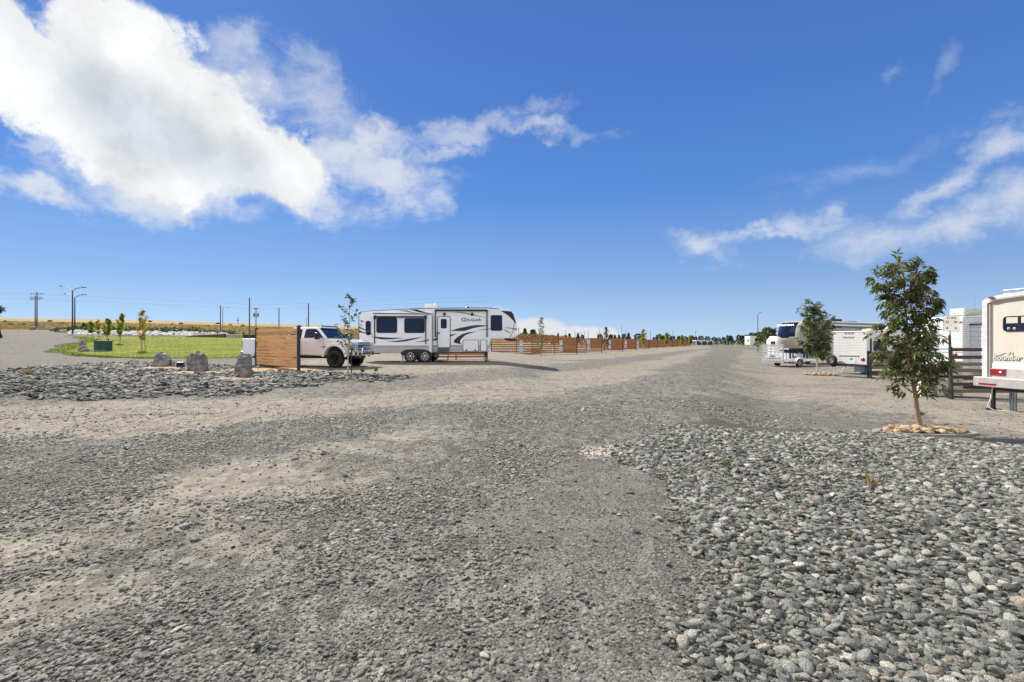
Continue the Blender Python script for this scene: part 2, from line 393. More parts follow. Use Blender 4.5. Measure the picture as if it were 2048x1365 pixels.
# value noise
def vnoise(x, y, seed=0):
    xi = np.floor(x).astype(np.int64); yi = np.floor(y).astype(np.int64); xf = x-xi; yf = y-yi
    def h(a, b):
        n = (a*374761393+b*668265263+seed*144269) & 0x7fffffff; n = ((n ^ (n >> 13))*1274126177) & 0x7fffffff; n = (n ^ (n >> 16)) & 0xffff; return n/65535.0
    u = xf*xf*(3-2*xf); v = yf*yf*(3-2*yf)
    return (h(xi, yi)*(1-u)+h(xi+1, yi)*u)*(1-v)+(h(xi, yi+1)*(1-u)+h(xi+1, yi+1)*u)*v
def fbm(x, y, seed=0, oct=4):
    o = 0; a = .5; t = 0
    for i in range(oct): o = o+a*vnoise(x*2**i, y*2**i, seed+i*17); t += a; a *= .5
    return o/t
def sdist(poly, X, Y):
    """signed distance (positive inside) to a world polygon"""
    n = len(poly); md = np.full(X.shape, 1e9); ins = np.zeros(X.shape, bool)
    for i in range(n):
        x0, y0 = poly[i]; x1, y1 = poly[(i+1) % n]; ex, ey = x1-x0, y1-y0
        t = np.clip(((X-x0)*ex+(Y-y0)*ey)/(ex*ex+ey*ey+1e-12), 0, 1)
        md = np.minimum(md, np.hypot(X-x0-t*ex, Y-y0-t*ey))
        c = ((y0 > Y) != (y1 > Y)) & (X < (x1-x0)*(Y-y0)/(y1-y0+1e-12)+x0); ins ^= c
    return np.where(ins, md, -md)
def pw(pts): return [tuple(hit(px, py)[:2]) for px, py in pts]
ZP = {
 'lotL': pw([(560, 745), (700, 752), (860, 748), (1000, 737), (1150, 723), (1300, 709), (1420, 697), (1420, 691), (1100, 697), (735, 705), (620, 718)]),
 'lotR': pw([(1484, 701), (1466, 730), (1440, 760), (1385, 786), (1500, 798), (1650, 812), (1800, 832), (1930, 855), (2140, 885), (2500, 860), (2600, 735), (1700, 700)]),
 'road': pw([(0, 884), (350, 864), (560, 845), (700, 830), (950, 806), (1150, 784), (1300, 748), (1405, 712), (1425, 699), (1400, 701), (1300, 722), (1150, 744), (900, 774), (650, 788), (350, 797), (0, 806), (-300, 810), (-300, 890)]),
 'trk': pw([(905, 850), (780, 858), (640, 885), (520, 910), (400, 945), (250, 985), (0, 1030), (-200, 1050), (-200, 1200), (60, 1130), (330, 1060), (480, 1010), (620, 940), (720, 905), (890, 872)]),
 'trk2': pw([(560, 930), (420, 1010), (200, 1120), (0, 1200), (-200, 1300), (-200, 1420), (100, 1290), (350, 1170), (520, 1090), (640, 1020), (760, 960), (800, 920), (700, 905)]),
 'wht': pw([(1155, 903), (1180, 894), (1240, 893), (1262, 900), (1225, 912), (1180, 918)]),
 'wht2': pw([(1385, 962), (1420, 955), (1470, 975), (1500, 1000), (1470, 1000), (1410, 980)]),
 'strk': pw([(1650, 795), (1800, 800), (2000, 838), (2100, 860), (2100, 870), (1950, 850), (1780, 815)]),
 'dark': pw([(1310, 800), (1480, 808), (1700, 838), (1800, 856), (1740, 862), (1560, 850), (1420, 838), (1320, 822)]),
 'rocks': pw([(1270, 895), (1330, 850), (1430, 840), (1600, 860), (1760, 866), (1900, 884), (2060, 893), (2400, 900), (2600, 1500), (1430, 1500), (1405, 1320), (1395, 1150), (1385, 1040), (1330, 960), (1240, 920)]),
 'smooth': pw([(1080, 930), (1180, 915), (1262, 925), (1350, 990), (1385, 1060), (1400, 1200), (1410, 1365), (1400, 1500), (1060, 1500), (1020, 1300), (1010, 1150), (960, 1010)]),
 'bed': pw([(-400, 738), (0, 742), (180, 728), (330, 724), (500, 735), (600, 742), (690, 750), (840, 756), (700, 766), (600, 778), (450, 795), (200, 800), (0, 798), (-400, 805)]),
 'lawn': pw([(120, 703), (138, 690), (166, 680), (150, 674), (300, 674.5), (450, 674.5), (560, 676), (640, 680), (700, 690), (690, 700), (600, 716), (480, 717), (330, 718), (210, 717), (140, 712)]),
 'gpatch': pw([(655, 742), (720, 737), (762, 741), (745, 749), (690, 751)]),
}
def inside(name, X, Y, soft, jit, js, seed):
    s = sdist(ZP[name], X, Y)+(fbm(X/js, Y/js, seed)-.5)*2*jit
    return sst(-soft, soft, s)
def zones(X, Y):
    d = np.hypot(X, Y); z = {}
    rocks = inside('rocks', X, Y, .12, .30, .5, 3); bed = inside('bed', X, Y, .4, 1.2, 1.6, 9)
    smooth = inside('smooth', X, Y, .35, .5, .8, 5)
    dust = np.maximum(inside('lotL', X, Y, 1.2, 1.6, 3, 21)*.92, inside('lotR', X, Y, .7, .9, 2, 22)*np.clip(.55+1.7*(fbm(X*.35+Y*.1, Y*.9, 23, 4)-.45), .25, .95))
    road = inside('road', X, Y, .9, 1.4, 2.2, 31)
    # wheel ruts running along the track: stretch the noise along the road
    rut = fbm((X*.25+Y*.05)*.8, (Y*1.0-X*.12)*1.6, 41, 4)
    dust = np.maximum(dust, road*np.clip(.72+1.6*(rut-.42), .35, .95))
    rut2 = fbm((X*.5-Y*.2)*.8, (Y+X*.35)*2.0, 45, 4)
    dust = np.maximum(dust, inside('trk', X, Y, .45, .35, .8, 33)*np.clip(.68+1.3*(rut2-.42), .3, .85))
    dust = np.maximum(dust, inside('trk2', X, Y, .35, .6, .5, 34)*np.clip(.38+1.5*(rut2-.42), .1, .6))
    dust = np.maximum(dust, inside('strk', X, Y, .35, .3, 1.0, 36)*.95)
    wht = np.maximum(inside('wht', X, Y, .12, .12, .3, 51), inside('wht2', X, Y, .10, .15, .3, 52)*.7)
    dust = dust*(1-bed)*(1-rocks*.8)
    dark = np.maximum(inside('dark', X, Y, .3, .4, .9, 61)*.8, smooth*.85)
    return dict(rocks=rocks, bed=bed, smooth=smooth, dust=dust, wht=wht, dark=dark)
rad = np.concatenate([[.0, .4, .8, 1.1], np.geomspace(1.4, 8, 190), np.geomspace(8, 120, 300)[1:], np.geomspace(120, 700, 70)[1:], [900, 1300, 2000, 3200]])
azs = np.concatenate([np.arange(-180, -62, 4.0), np.arange(-62, 62, .27), np.arange(62, 180, 4.0)])
NR, NA = len(rad), len(azs)
RR, AA = np.meshgrid(rad, np.radians(azs), indexing='ij')
GX = RR*np.sin(AA); GY = RR*np.cos(AA); GZ = terr(GX, GY)
GZ = np.where(RR > 2500, GZ-20, GZ)
Zm = zones(GX.ravel(), GY.ravel())
# micro relief: ruts and humps a couple of centimetres high
GZ = GZ+(fbm(GX*1.3, GY*1.3, 70, 3).reshape(GX.shape)-.5)*.035*sst(60, 20, RR)
# mound of bark under the wooden screen
ii, jj = np.meshgrid(np.arange(NR-1), np.arange(NA), indexing='ij'); j2 = (jj+1) % NA
fc = np.stack([ii*NA+jj, ii*NA+j2, (ii+1)*NA+j2, (ii+1)*NA+jj], -1).reshape(-1, 4)[:, ::-1]
V = np.stack([GX, GY, GZ], -1).reshape(-1, 3)
C = V[fc].mean(1); ca_ = C[:, 0]/np.maximum(C[:, 1], .5)
cx, cy = C[:, 0], C[:, 1]
jn = (fbm(cx/6, cy/6, 81)-.5)
lawnf = (sdist(ZP['lawn'], cx, cy)+jn*3.0) > 0
lawnf &= cy > 20
D_edge = np.interp(ca_, [-1.4, -1.06, -.95, -.9, -.55, -.3, -.1, .05, .15, .34, .40, .5, .6, 1.2], [118, 113, 112, 91, 90, 60, 70, 95, 140, 190, 210, 195, 150, 140])
farf = (cy+jn*8 > D_edge) | ((C[:, 1] < -60)) | (np.abs(ca_) > 3) & (np.hypot(cx, cy) > 60)
farf &= ~lawnf
greenf = farf & (ca_ > .355) & (ca_ < .62) & (cy < 420) & (cy > 0)
fieldf = farf & ~greenf
gravf = ~lawnf & ~farf
def sub_mesh(name, mask, m_, attrs=None):
    f = fc[mask]; u, inv = np.unique(f.ravel(), return_inverse=True); f2 = inv.reshape(-1, 4)
    me = bpy.data.meshes.new(name); me.from_pydata(V[u].tolist(), [], f2.tolist()); me.materials.append(m_)
    me.polygons.foreach_set('use_smooth', [True]*len(f2))
    if attrs:
        for k, a in attrs.items():
            at = me.attributes.new(k, 'FLOAT', 'POINT'); at.data.foreach_set('value', a[u].astype(np.float32))
    o = bpy.data.objects.new(name, me); col.objects.link(o); return o
def attr(T, n): a = T.new('ShaderNodeAttribute'); a.attribute_name = n; return a.outputs['Fac']
# gravel
gm = bpy.data.materials.new('gravel_ground'); gm.use_nodes = True; gm.node_tree.nodes.clear(); T = NT(gm.node_tree)
co = T.new('ShaderNodeNewGeometry').outputs['Position']
dust, wht, rk, bd, dk, smt = (attr(T, k) for k in ('dust', 'wht', 'rocks', 'bed', 'dark', 'smooth'))
cxy = T.vm('MULTIPLY', co, (1, 1, .3))
v1 = T.new('ShaderNodeTexVoronoi'); T.put(v1.inputs['Vector'], cxy); v1.inputs['Scale'].default_value = 62
v2 = T.new('ShaderNodeTexVoronoi'); T.put(v2.inputs['Vector'], cxy); v2.inputs['Scale'].default_value = 23
n_big = T.noise(cxy, .7, 5, .6); n_mid = T.noise(cxy, 6, 5, .62); n_f = T.noise(cxy, 90, 3, .7)
r1 = T.xyz(v1.outputs['Color'])[0]; r2 = T.xyz(v2.outputs['Color'])[1]
cr = T.ramp(r1, [(0, (.07, .07, .068)), (.35, (.14, .138, .13)), (.7, (.22, .215, .20)), (.92, (.30, .285, .26)), (1, (.40, .375, .335))])
cb = T.ramp(r2, [(0, (.08, .08, .078)), (.5, (.17, .167, .155)), (.85, (.27, .26, .235)), (1, (.40, .37, .33))])
coarse = T.m('MULTIPLY', T.ss(n_mid, .42, .6), T.m('SUBTRACT', 1.0, smt))
base = T.mix(T.m('MULTIPLY', coarse, .55), cr, cb)
gap = T.ss(v1.outputs['Distance'], .35, .75); base = T.mix(T.m('MULTIPLY', gap, .5), base, (.05, .048, .045))
base = T.mix(T.lin(n_big, .35, .65, 0, .22), base, (.16, .15, .13))
v3 = T.new('ShaderNodeTexVoronoi'); T.put(v3.inputs['Vector'], T.vm('MULTIPLY', cxy, (1, .6, 1))); v3.inputs['Scale'].default_value = 9
r3 = T.xyz(v3.outputs['Color'])[0]
base = T.mix(T.m('MULTIPLY', T.ss(r3, .55, .95), .45), base, (.30, .29, .27)); base = T.mix(T.m('MULTIPLY', T.ss(r3, .35, .05), .5), base, (.06, .06, .058))
dmask = T.m('MULTIPLY', T.ss(T.m('ADD', dust, T.m('MULTIPLY', T.m('SUBTRACT', n_mid, .5), 1.1)), .12, .85), .9)
dcol = T.mix(T.lin(T.noise(cxy, 3, 5, .6), .3, .7, 0, 1), (.215, .195, .162), (.33, .30, .25))
dcol = T.mix(T.m('MULTIPLY', T.ss(r3, .6, .95), .4), dcol, (.44, .40, .34)); dcol = T.mix(T.m('MULTIPLY', T.ss(r3, .3, .0), .5), dcol, (.13, .12, .105))
dcol = T.mix(T.m('MULTIPLY', T.ss(r1, .62, .80), .6), dcol, (.17, .155, .135)); dcol = T.mix(T.m('MULTIPLY', T.ss(r2, .9, .97), .5), dcol, (.46, .42, .36))
base = T.mix(T.m('MULTIPLY', dmask, .86), base, dcol)
base = T.mix(T.m('MULTIPLY', wht, T.lin(n_mid, .3, .6, .35, 1)), base, (.52, .47, .40))
base = T.mix(T.m('MULTIPLY', T.m('MAXIMUM', rk, bd), .75), base, T.mix(r1, (.04, .038, .034), (.12, .112, .098)))
base = T.mix(T.m('MULTIPLY', dk, .75), base, T.mix(r1, (.06, .06, .058), (.20, .195, .185)))
base = T.vm('MULTIPLY', base, (.88, .872, .83))
p = T.new('ShaderNodeBsdfPrincipled'); T.put(p.inputs['Base Color'], base); p.inputs['Roughness'].default_value = 1.0; p.inputs['Specular IOR Level'].default_value = .08
h = T.m('ADD', T.m('MULTIPLY', T.m('SUBTRACT', 1.0, v1.outputs['Distance']), T.lin(dmask, 0, 1, .9, .35)), T.m('MULTIPLY', T.m('SUBTRACT', 1.0, v2.outputs['Distance']), T.m('MULTIPLY', coarse, 1.6)))
h = T.m('ADD', h, T.m('MULTIPLY', n_mid, 2.2)); h = T.m('ADD', h, T.m('MULTIPLY', n_f, .5))
b = T.new('ShaderNodeBump'); b.inputs['Strength'].default_value = 1; b.inputs['Distance'].default_value = .008; T.put(b.inputs['Height'], h); T.l.new(b.outputs[0], p.inputs['Normal'])
T.l.new(p.outputs[0], T.new('ShaderNodeOutputMaterial').inputs[0])
o = sub_mesh('ground', gravf, gm, Zm); tag(o, kind='structure')
# lawn
lm = bpy.data.materials.new('lawn_grass'); lm.use_nodes = True; lm.node_tree.nodes.clear(); T = NT(lm.node_tree)
co = T.new('ShaderNodeNewGeometry').outputs['Position']
sv2 = T.vm('MULTIPLY', co, (.35, 1.4, .5)); n1 = T.noise(sv2, .55, 5, .6); n2 = T.noise(co, 5, 5, .7); n3 = T.noise(co, 26, 3, .7)
c = T.mix(T.ss(n1, .36, .64), (.14, .19, .022), (.27, .27, .045)); c = T.mix(T.m('MULTIPLY', T.ss(n2, .5, .75), .5), c, (.24, .21, .065)); c = T.mix(T.lin(n3, .35, .65, 0, .5), c, (.04, .07, .012))
p = T.new('ShaderNodeBsdfPrincipled'); T.put(p.inputs['Base Color'], c); p.inputs['Roughness'].default_value = 1.0; p.inputs['Specular IOR Level'].default_value = .05
b = T.new('ShaderNodeBump'); b.inputs['Distance'].default_value = .05; T.put(b.inputs['Height'], T.m('ADD', n3, n2)); T.l.new(b.outputs[0], p.inputs['Normal'])
T.l.new(p.outputs[0], T.new('ShaderNodeOutputMaterial').inputs[0])
o = sub_mesh('lawn', lawnf, lm); tag(o, kind='structure')
# dry field
fm = bpy.data.materials.new('dry_field'); fm.use_nodes = True; fm.node_tree.nodes.clear(); T = NT(fm.node_tree)
co = T.new('ShaderNodeNewGeometry').outputs['Position']
q = T.vm('MULTIPLY', co, (.5, .5, 2.0)); n1 = T.noise(q, .035, 6, .65); n2 = T.noise(q, .3, 5, .7); n3 = T.noise(co, 2.2, 4, .7)
c = T.mix(T.ss(n1, .35, .6), (.27, .175, .075), (.33, .25, .125)); c = T.mix(T.m('MULTIPLY', T.ss(n2, .48, .66), .6), c, (.20, .165, .085)); c = T.mix(T.m('MULTIPLY', T.ss(n3, .5, .72), .6), c, (.11, .09, .045))
c = T.mix(T.m('MULTIPLY', T.ss(T.noise(q, .08, 4, .6), .55, .7), .5), c, (.33, .26, .18))
p = T.new('ShaderNodeBsdfPrincipled'); T.put(p.inputs['Base Color'], c); p.inputs['Roughness'].default_value = .95; p.inputs['Specular IOR Level'].default_value = .1
b = T.new('ShaderNodeBump'); b.inputs['Distance'].default_value = .5; T.put(b.inputs['Height'], T.m('ADD', n2, n3)); T.l.new(b.outputs[0], p.inputs['Normal'])
T.l.new(p.outputs[0], T.new('ShaderNodeOutputMaterial').inputs[0])
o = sub_mesh('dry_field', fieldf, fm); tag(o, kind='structure')
gf = mat('green_field_grass', (.12, .14, .035), .9, var=.3, nscale=.3, bump=.05, bscale=3)
o = sub_mesh('green_field', greenf, gf); tag(o, kind='structure')

# ---------------------------------------------------------------- loose stones (instanced on points)
def stone_gn(name, m_, rough=.22, flat=.6):
    ng = bpy.data.node_groups.new(name, 'GeometryNodeTree')
    ng.interface.new_socket('Geometry', in_out='INPUT', socket_type='NodeSocketGeometry'); ng.interface.new_socket('Geometry', in_out='OUTPUT', socket_type='NodeSocketGeometry')
    N = ng.nodes; L = ng.links; gi = N.new('NodeGroupInput'); go = N.new('NodeGroupOutput')
    g2i = N.new('GeometryNodeGeometryToInstance')
    for k in range(7):
        ic = N.new('GeometryNodeMeshIcoSphere'); ic.inputs['Radius'].default_value = .5; ic.inputs['Subdivisions'].default_value = 2
        sp = N.new('GeometryNodeSetPosition'); nz = N.new('ShaderNodeTexNoise'); nz.noise_dimensions = '4D'; nz.inputs['W'].default_value = k*3.7; nz.inputs['Scale'].default_value = 1.5+.25*k; nz.inputs['Detail'].default_value = 1.0
        sub = N.new('ShaderNodeVectorMath'); sub.operation = 'SUBTRACT'; sub.inputs[1].default_value = (.5, .5, .5)
        scl = N.new('ShaderNodeVectorMath'); scl.operation = 'SCALE'; scl.inputs[3].default_value = rough*5
        L.new(nz.outputs['Color'], sub.inputs[0]); L.new(sub.outputs[0], scl.inputs[0]); L.new(ic.outputs['Mesh'], sp.inputs['Geometry']); L.new(scl.outputs[0], sp.inputs['Offset'])
        sh = N.new('GeometryNodeSetShadeSmooth'); L.new(sp.outputs[0], sh.inputs[0]); sh.inputs['Shade Smooth'].default_value = True
        smn = N.new('GeometryNodeSetMaterial'); smn.inputs['Material'].default_value = m_; L.new(sh.outputs[0], smn.inputs[0]); L.new(smn.outputs[0], g2i.inputs[0])
    iop = N.new('GeometryNodeInstanceOnPoints'); iop.inputs['Pick Instance'].default_value = True
    def na(nm, ty):
        n = N.new('GeometryNodeInputNamedAttribute'); n.data_type = ty; n.inputs['Name'].default_value = nm; return n.outputs['Attribute']
    L.new(gi.outputs[0], iop.inputs['Points']); L.new(g2i.outputs[0], iop.inputs['Instance'])
    L.new(na('idx', 'INT'), iop.inputs['Instance Index']); L.new(na('rot', 'FLOAT_VECTOR'), iop.inputs['Rotation']); L.new(na('scl', 'FLOAT_VECTOR'), iop.inputs['Scale'])
    L.new(iop.outputs[0], go.inputs[0]); return ng
def scatter(name, X, Y, size, m_, flat=(.35, .7), sink=.15, rough=.22, label=None, cat='gravel', z=None, seed=1, tilt=.25):
    r = np.random.RandomState(seed); n = len(X); Z = terr(X, Y) if z is None else z
    Z = Z+(fbm(X*1.3, Y*1.3, 70, 3)-.5)*.035*sst(60, 20, np.hypot(X, Y))
    h = r.uniform(*flat, n); sc_ = np.stack([size*r.uniform(.9, 1.5, n), size*r.uniform(.7, 1.05, n), size*h], 1)
    Z = Z+sc_[:, 2]*(.5-sink)
    me = bpy.data.meshes.new(name); me.from_pydata(np.stack([X, Y, Z], 1).tolist(), [], [])
    a = me.attributes.new('idx', 'INT', 'POINT'); a.data.foreach_set('value', r.randint(0, 7, n).astype(np.int32))
    a = me.attributes.new('rot', 'FLOAT_VECTOR', 'POINT'); a.data.foreach_set('vector', np.stack([r.normal(0, tilt, n), r.normal(0, tilt, n), r.uniform(0, 6.28, n)], 1).astype(np.float32).ravel())
    a = me.attributes.new('scl', 'FLOAT_VECTOR', 'POINT'); a.data.foreach_set('vector', sc_.astype(np.float32).ravel())
    o = bpy.data.objects.new(name, me); col.objects.link(o); md = o.modifiers.new('stones', 'NODES'); md.node_group = stone_gn(name, m_, rough)
    tag(o, label, cat, kind='stuff'); return o
def stone_mat(name, stops, rough=.85):
    m_ = bpy.data.materials.new(name); m_.use_nodes = True; m_.node_tree.nodes.clear(); T = NT(m_.node_tree)
    r = T.new('ShaderNodeObjectInfo').outputs['Random']; co = T.new('ShaderNodeTexCoord').outputs['Object']
    sh = T.vm('ADD', co, T.comb(T.m('MULTIPLY', r, 50), 0, 0)); n = T.noise(sh, 3, 5, .65)
    c = T.ramp(r, stops, 'LINEAR'); c = T.mix(T.lin(n, .3, .7, 0, .22), c, (.30, .29, .26)); c = T.mix(T.m('MULTIPLY', T.ss(n, .58, .5), .15), c, (.06, .055, .05))
    c = T.vm('MULTIPLY', c, (1.0, .995, .95))
    p = T.new('ShaderNodeBsdfPrincipled'); T.put(p.inputs['Base Color'], c); p.inputs['Roughness'].default_value = rough; p.inputs['Specular IOR Level'].default_value = .3
    b = T.new('ShaderNodeBump'); b.inputs['Distance'].default_value = .03; T.put(b.inputs['Height'], T.noise(sh, 6, 3, .6)); T.l.new(b.outputs[0], p.inputs['Normal'])
    T.l.new(p.outputs[0], T.new('ShaderNodeOutputMaterial').inputs[0]); return m_
SM_R = stone_mat('river_stones', [(0, (.06, .064, .062)), (.22, (.15, .157, .15)), (.5, (.26, .275, .26)), (.7, (.36, .37, .345)), (.82, (.48, .475, .43)), (.87, (.68, .65, .58)), (.9, (.32, .245, .175)), (.93, (.28, .29, .28)), (1, (.55, .50, .42))])
SM_B = stone_mat('slaty_stones', [(0, (.05, .052, .055)), (.4, (.13, .135, .138)), (.75, (.24, .245, .24)), (.93, (.36, .35, .32)), (1, (.46, .42, .36))])
SM_G = stone_mat('crushed_gravel', [(0, (.16, .16, .155)), (.35, (.30, .30, .285)), (.7, (.43, .42, .39)), (.9, (.54, .51, .46)), (.97, (.68, .64, .57)), (1, (.46, .34, .26))])
SM_T = stone_mat('tan_stones', [(0, (.42, .26, .14)), (.5, (.55, .38, .22)), (.8, (.62, .48, .32)), (1, (.5, .42, .33))])
rs = np.random.RandomState(5)
def wedge(n, d0, d1, a0, a1, k=1.0):
    """points in view wedge; radial density falls as d^-k relative to uniform area"""
    u = rs.rand(n); e = 2-k
    d = (d0**e+u*(d1**e-d0**e))**(1/e) if abs(e) > 1e-6 else d0*(d1/d0)**u
    a = rs.uniform(a0, a1, n); return a*d, d
# river stones, right foreground
X, Y = wedge(120000, 1.7, 8.6, .15, 1.3, .9); zz = zones(X, Y); clump = fbm(X/1.1, Y/1.1, 91)
k = rs.rand(len(X)) < zz['rocks']*np.clip(.55+1.6*(clump-.4), .25, 1); X, Y = X[k], Y[k]
sz = np.clip(rs.lognormal(math.log(.0195), .52, len(X)), .007, .066)*(1+.05*Y)
scatter('river_stones', X, Y, sz, SM_R, (.28, .62), .1, .17, 'loose grey green river stones covering the right foreground', seed=11, tilt=.3)
# big cobbles among them
X, Y = wedge(2600, 1.7, 8.3, .2, 1.3, .5); zz = zones(X, Y); k = rs.rand(len(X)) < zz['rocks']; X, Y = X[k], Y[k]
scatter('large_cobbles', X, Y, rs.uniform(.032, .064, len(X)), SM_R, (.35, .6), .25, .12, 'larger flat grey cobbles strewn among the river stones at right', seed=12)
# crushed gravel centre and left
X, Y = wedge(190000, 1.7, 14, -1.35, .62, 1.15); zz = zones(X, Y)
pr = sst(14, 8, Y)*(1-zz['rocks'])*(1-zz['smooth']*.93)*np.clip(1-zz['dust']*1.15, .13, 1)*np.clip(.5+2.2*(fbm(X/1.4, Y/1.4, 95)-.38), .2, 1)
k = rs.rand(len(X)) < pr; X, Y = X[k], Y[k]
scatter('crushed_gravel', X, Y, np.clip(rs.lognormal(math.log(.0135), .33, len(X))*(.75+.6*sst(.40, .62, fbm(X/.9, Y/.9, 99))), .007, .045)*(1+.06*(Y-1.7)), SM_G, (.28, .55), .2, .2, 'loose dark grey crushed gravel over the driveway in the foreground', seed=13)
# stones of the planting bed at left
X, Y = wedge(42000, 11, 34, -1.25, -.15, .6); zz = zones(X, Y); k = rs.rand(len(X)) < zz['bed']*np.clip(.5+2*(fbm(X/3, Y/3, 97)-.4), .3, 1); X, Y = X[k], Y[k]
scatter('bed_stones', X, Y, np.clip(rs.lognormal(math.log(.10), .35, len(X)), .05, .24), SM_B, (.3, .6), .15, .24, 'band of dark grey slaty stones in front of the three boulders', seed=14)
# scattered pebbles on the dusty track
X, Y = wedge(7000, 3, 22, -1.2, 1.2, 1.0); zz = zones(X, Y); k = rs.rand(len(X)) < (1-zz['rocks'])*(1-zz['bed'])*.8; X, Y = X[k], Y[k]
scatter('scattered_pebbles', X, Y, np.clip(rs.lognormal(math.log(.022), .4, len(X)), .01, .07), SM_G, (.35, .7), .15, .26, 'odd pebbles lying loose on the dusty road and lot', seed=15)
# ================================================================ THINGS
def wheel(parent, x, y, z, r, w, side, rimmat=None, spokes=6, name='wheel', rr_=.62, dark=False, yaw=0):
    """wheel turning about local y; side=-1 faces -y"""
    m = MB(); hw = w/2
    prof = [(r*rr_, -hw*.8), (r*.80, -hw), (r*.93, -hw), (r*.985, -hw*.8), (r, -hw*.5), (r, hw*.5), (r*.985, hw*.8), (r*.93, hw), (r*.80, hw), (r*rr_, hw*.8)]
    m.lathe(prof, axis='y', seg=28)
    nt = 28
    for k in range(nt):
        a = 2*math.pi*k/nt
        for sg in (-1, 1): m.box((r*.992*math.cos(a), sg*hw*.45, r*.992*math.sin(a)), (.03*r/.4, hw*.8, .055*r/.4*1.0), ry=-a)
    o = m.build(name, RUBBER, parent); o.location = (x, y, z); o.rotation_euler = (0, 0, yaw)
    q = MB(); f = side*hw*.72
    q.lathe([(r*rr_, f*1.05), (r*rr_*.94, f*1.1), (r*rr_*.9, f*.8), (r*rr_*.86, f*.35), (0.001, f*.30)], axis='y', seg=28, mi=1)
    q.lathe([(r*rr_*1.0, f*1.12), (r*rr_*.90, f*1.12)], axis='y', seg=28, mi=0)
    for k in range(spokes):
        a = 2*math.pi*k/spokes
        for da in ((-.13, .13) if spokes < 8 else (0,)):
            aa = a+da; q.box((r*rr_*.5*math.cos(aa), f*.85, r*rr_*.5*math.sin(aa)), (r*rr_*.92, abs(f)*.18, r*rr_*.13), ry=-aa, mi=0)
    q.lathe([(0.001, f*1.15), (r*rr_*.2, f*1.12), (r*rr_*.24, f*.8)], axis='y', seg=14, mi=0)
    q.build('rim', [rimmat or CHROME, BLACK], o); return o
def window(parent, x0, z0, x1, z1, y, out=-1, r=.05, fr=.03, plane='xz', split=None, name='window', gm_=None):
    """framed window on plane y, 'out' is the outward direction"""
    m = MB(); m.prism(rr(x0-fr, z0-fr, x1+fr, z1+fr, r+fr), y-out*.02, y+out*.018, plane=plane)
    o = m.build(name, BLACK, parent)
    g = MB()
    if split: 
        g.prism(rr(x0, z0, split-.012, z1, r*.7), y, y+out*.021, plane=plane); g.prism(rr(split+.012, z0, x1, z1, r*.7), y, y+out*.021, plane=plane)
    else: g.prism(rr(x0, z0, x1, z1, r), y, y+out*.021, plane=plane)
    g.build('glass', gm_ or GLASS, o); return o

# ---------------------------------------------------------------- 1. fifth-wheel caravan in the middle
DC = 28.6
def cxz(u, v): return ((700+u*.17578-1024)/F*DC, CH+(HZ-(590+v*.17578))/F*DC)
gz = tz(-6.5, DC); cx0 = cxz(1000, 0)[0]
fw = empty('fifth_wheel_caravan', (cx0, DC, gz), 0, 'long white fifth-wheel caravan with dark swooshes parked side-on beside the pickup', 'caravan', 'caravans parked on the gravel lots')
def P(u, v): x, z = cxz(u, v); return (x-cx0, z-gz)
W5 = 2.45
m = MB(); ol = [P(*p) for p in ((106, 650), (103, 560), (103, 215), (135, 200), (330, 189), (560, 174), (800, 162), (960, 160), (1560, 156), (1660, 166), (1760, 182), (1840, 196), (1862, 225), (1880, 280), (1897, 335), (1904, 395), (1897, 450), (1872, 484), (1840, 498), (1610, 499), (1596, 520), (1558, 655), (942, 660), (300, 658))]
m.prism(ol, 0, W5); m.build('body', WHITE, fw, bevel=.03)
# roof membrane trim line
m = MB(); top = [P(*p) for p in ((100, 205), (135, 192), (330, 183), (560, 170), (800, 159), (960, 156), (1560, 151), (1660, 160), (1700, 166))]
m.tube([(x, -.012, z) for x, z in top], .022, 6); m.tube([(x, W5+.012, z) for x, z in top], .022, 6)
m.tube([(P(103, 0)[0]-.012, -.01, P(0, 205)[1]), (P(103, 0)[0]-.012, -.01, P(0, 650)[1])], .018, 6)
m.each('corner_trim', BLACK, fw)
# lower grey panels
m = MB(); m.prism([P(*p) for p in ((942, 583), (1578, 583), (1560, 653), (942, 656))], -.008, .0)
m.prism([P(*p) for p in ((106, 572), (262, 572), (262, 650), (106, 648))], -.008, .0); m.each('lower_panel', GREYP, fw)
m = MB()
for a, b in (((942, 581), (1580, 581)), ((106, 571), (262, 571)), ((942, 240), (942, 658))):
    p0, p1 = P(*a), P(*b); m.tube([(p0[0], -.014, p0[1]), (p1[0], -.014, p1[1])], .012, 5)
m.tube([(*(P(a, b)[0], -.012), P(a, b)[1]) for a, b in ((1852, 260), (1866, 300), (1868, 345), (1860, 390), (1845, 440), (1815, 498))], .012, 5)
m.each('seam_trim', BLACK, fw)
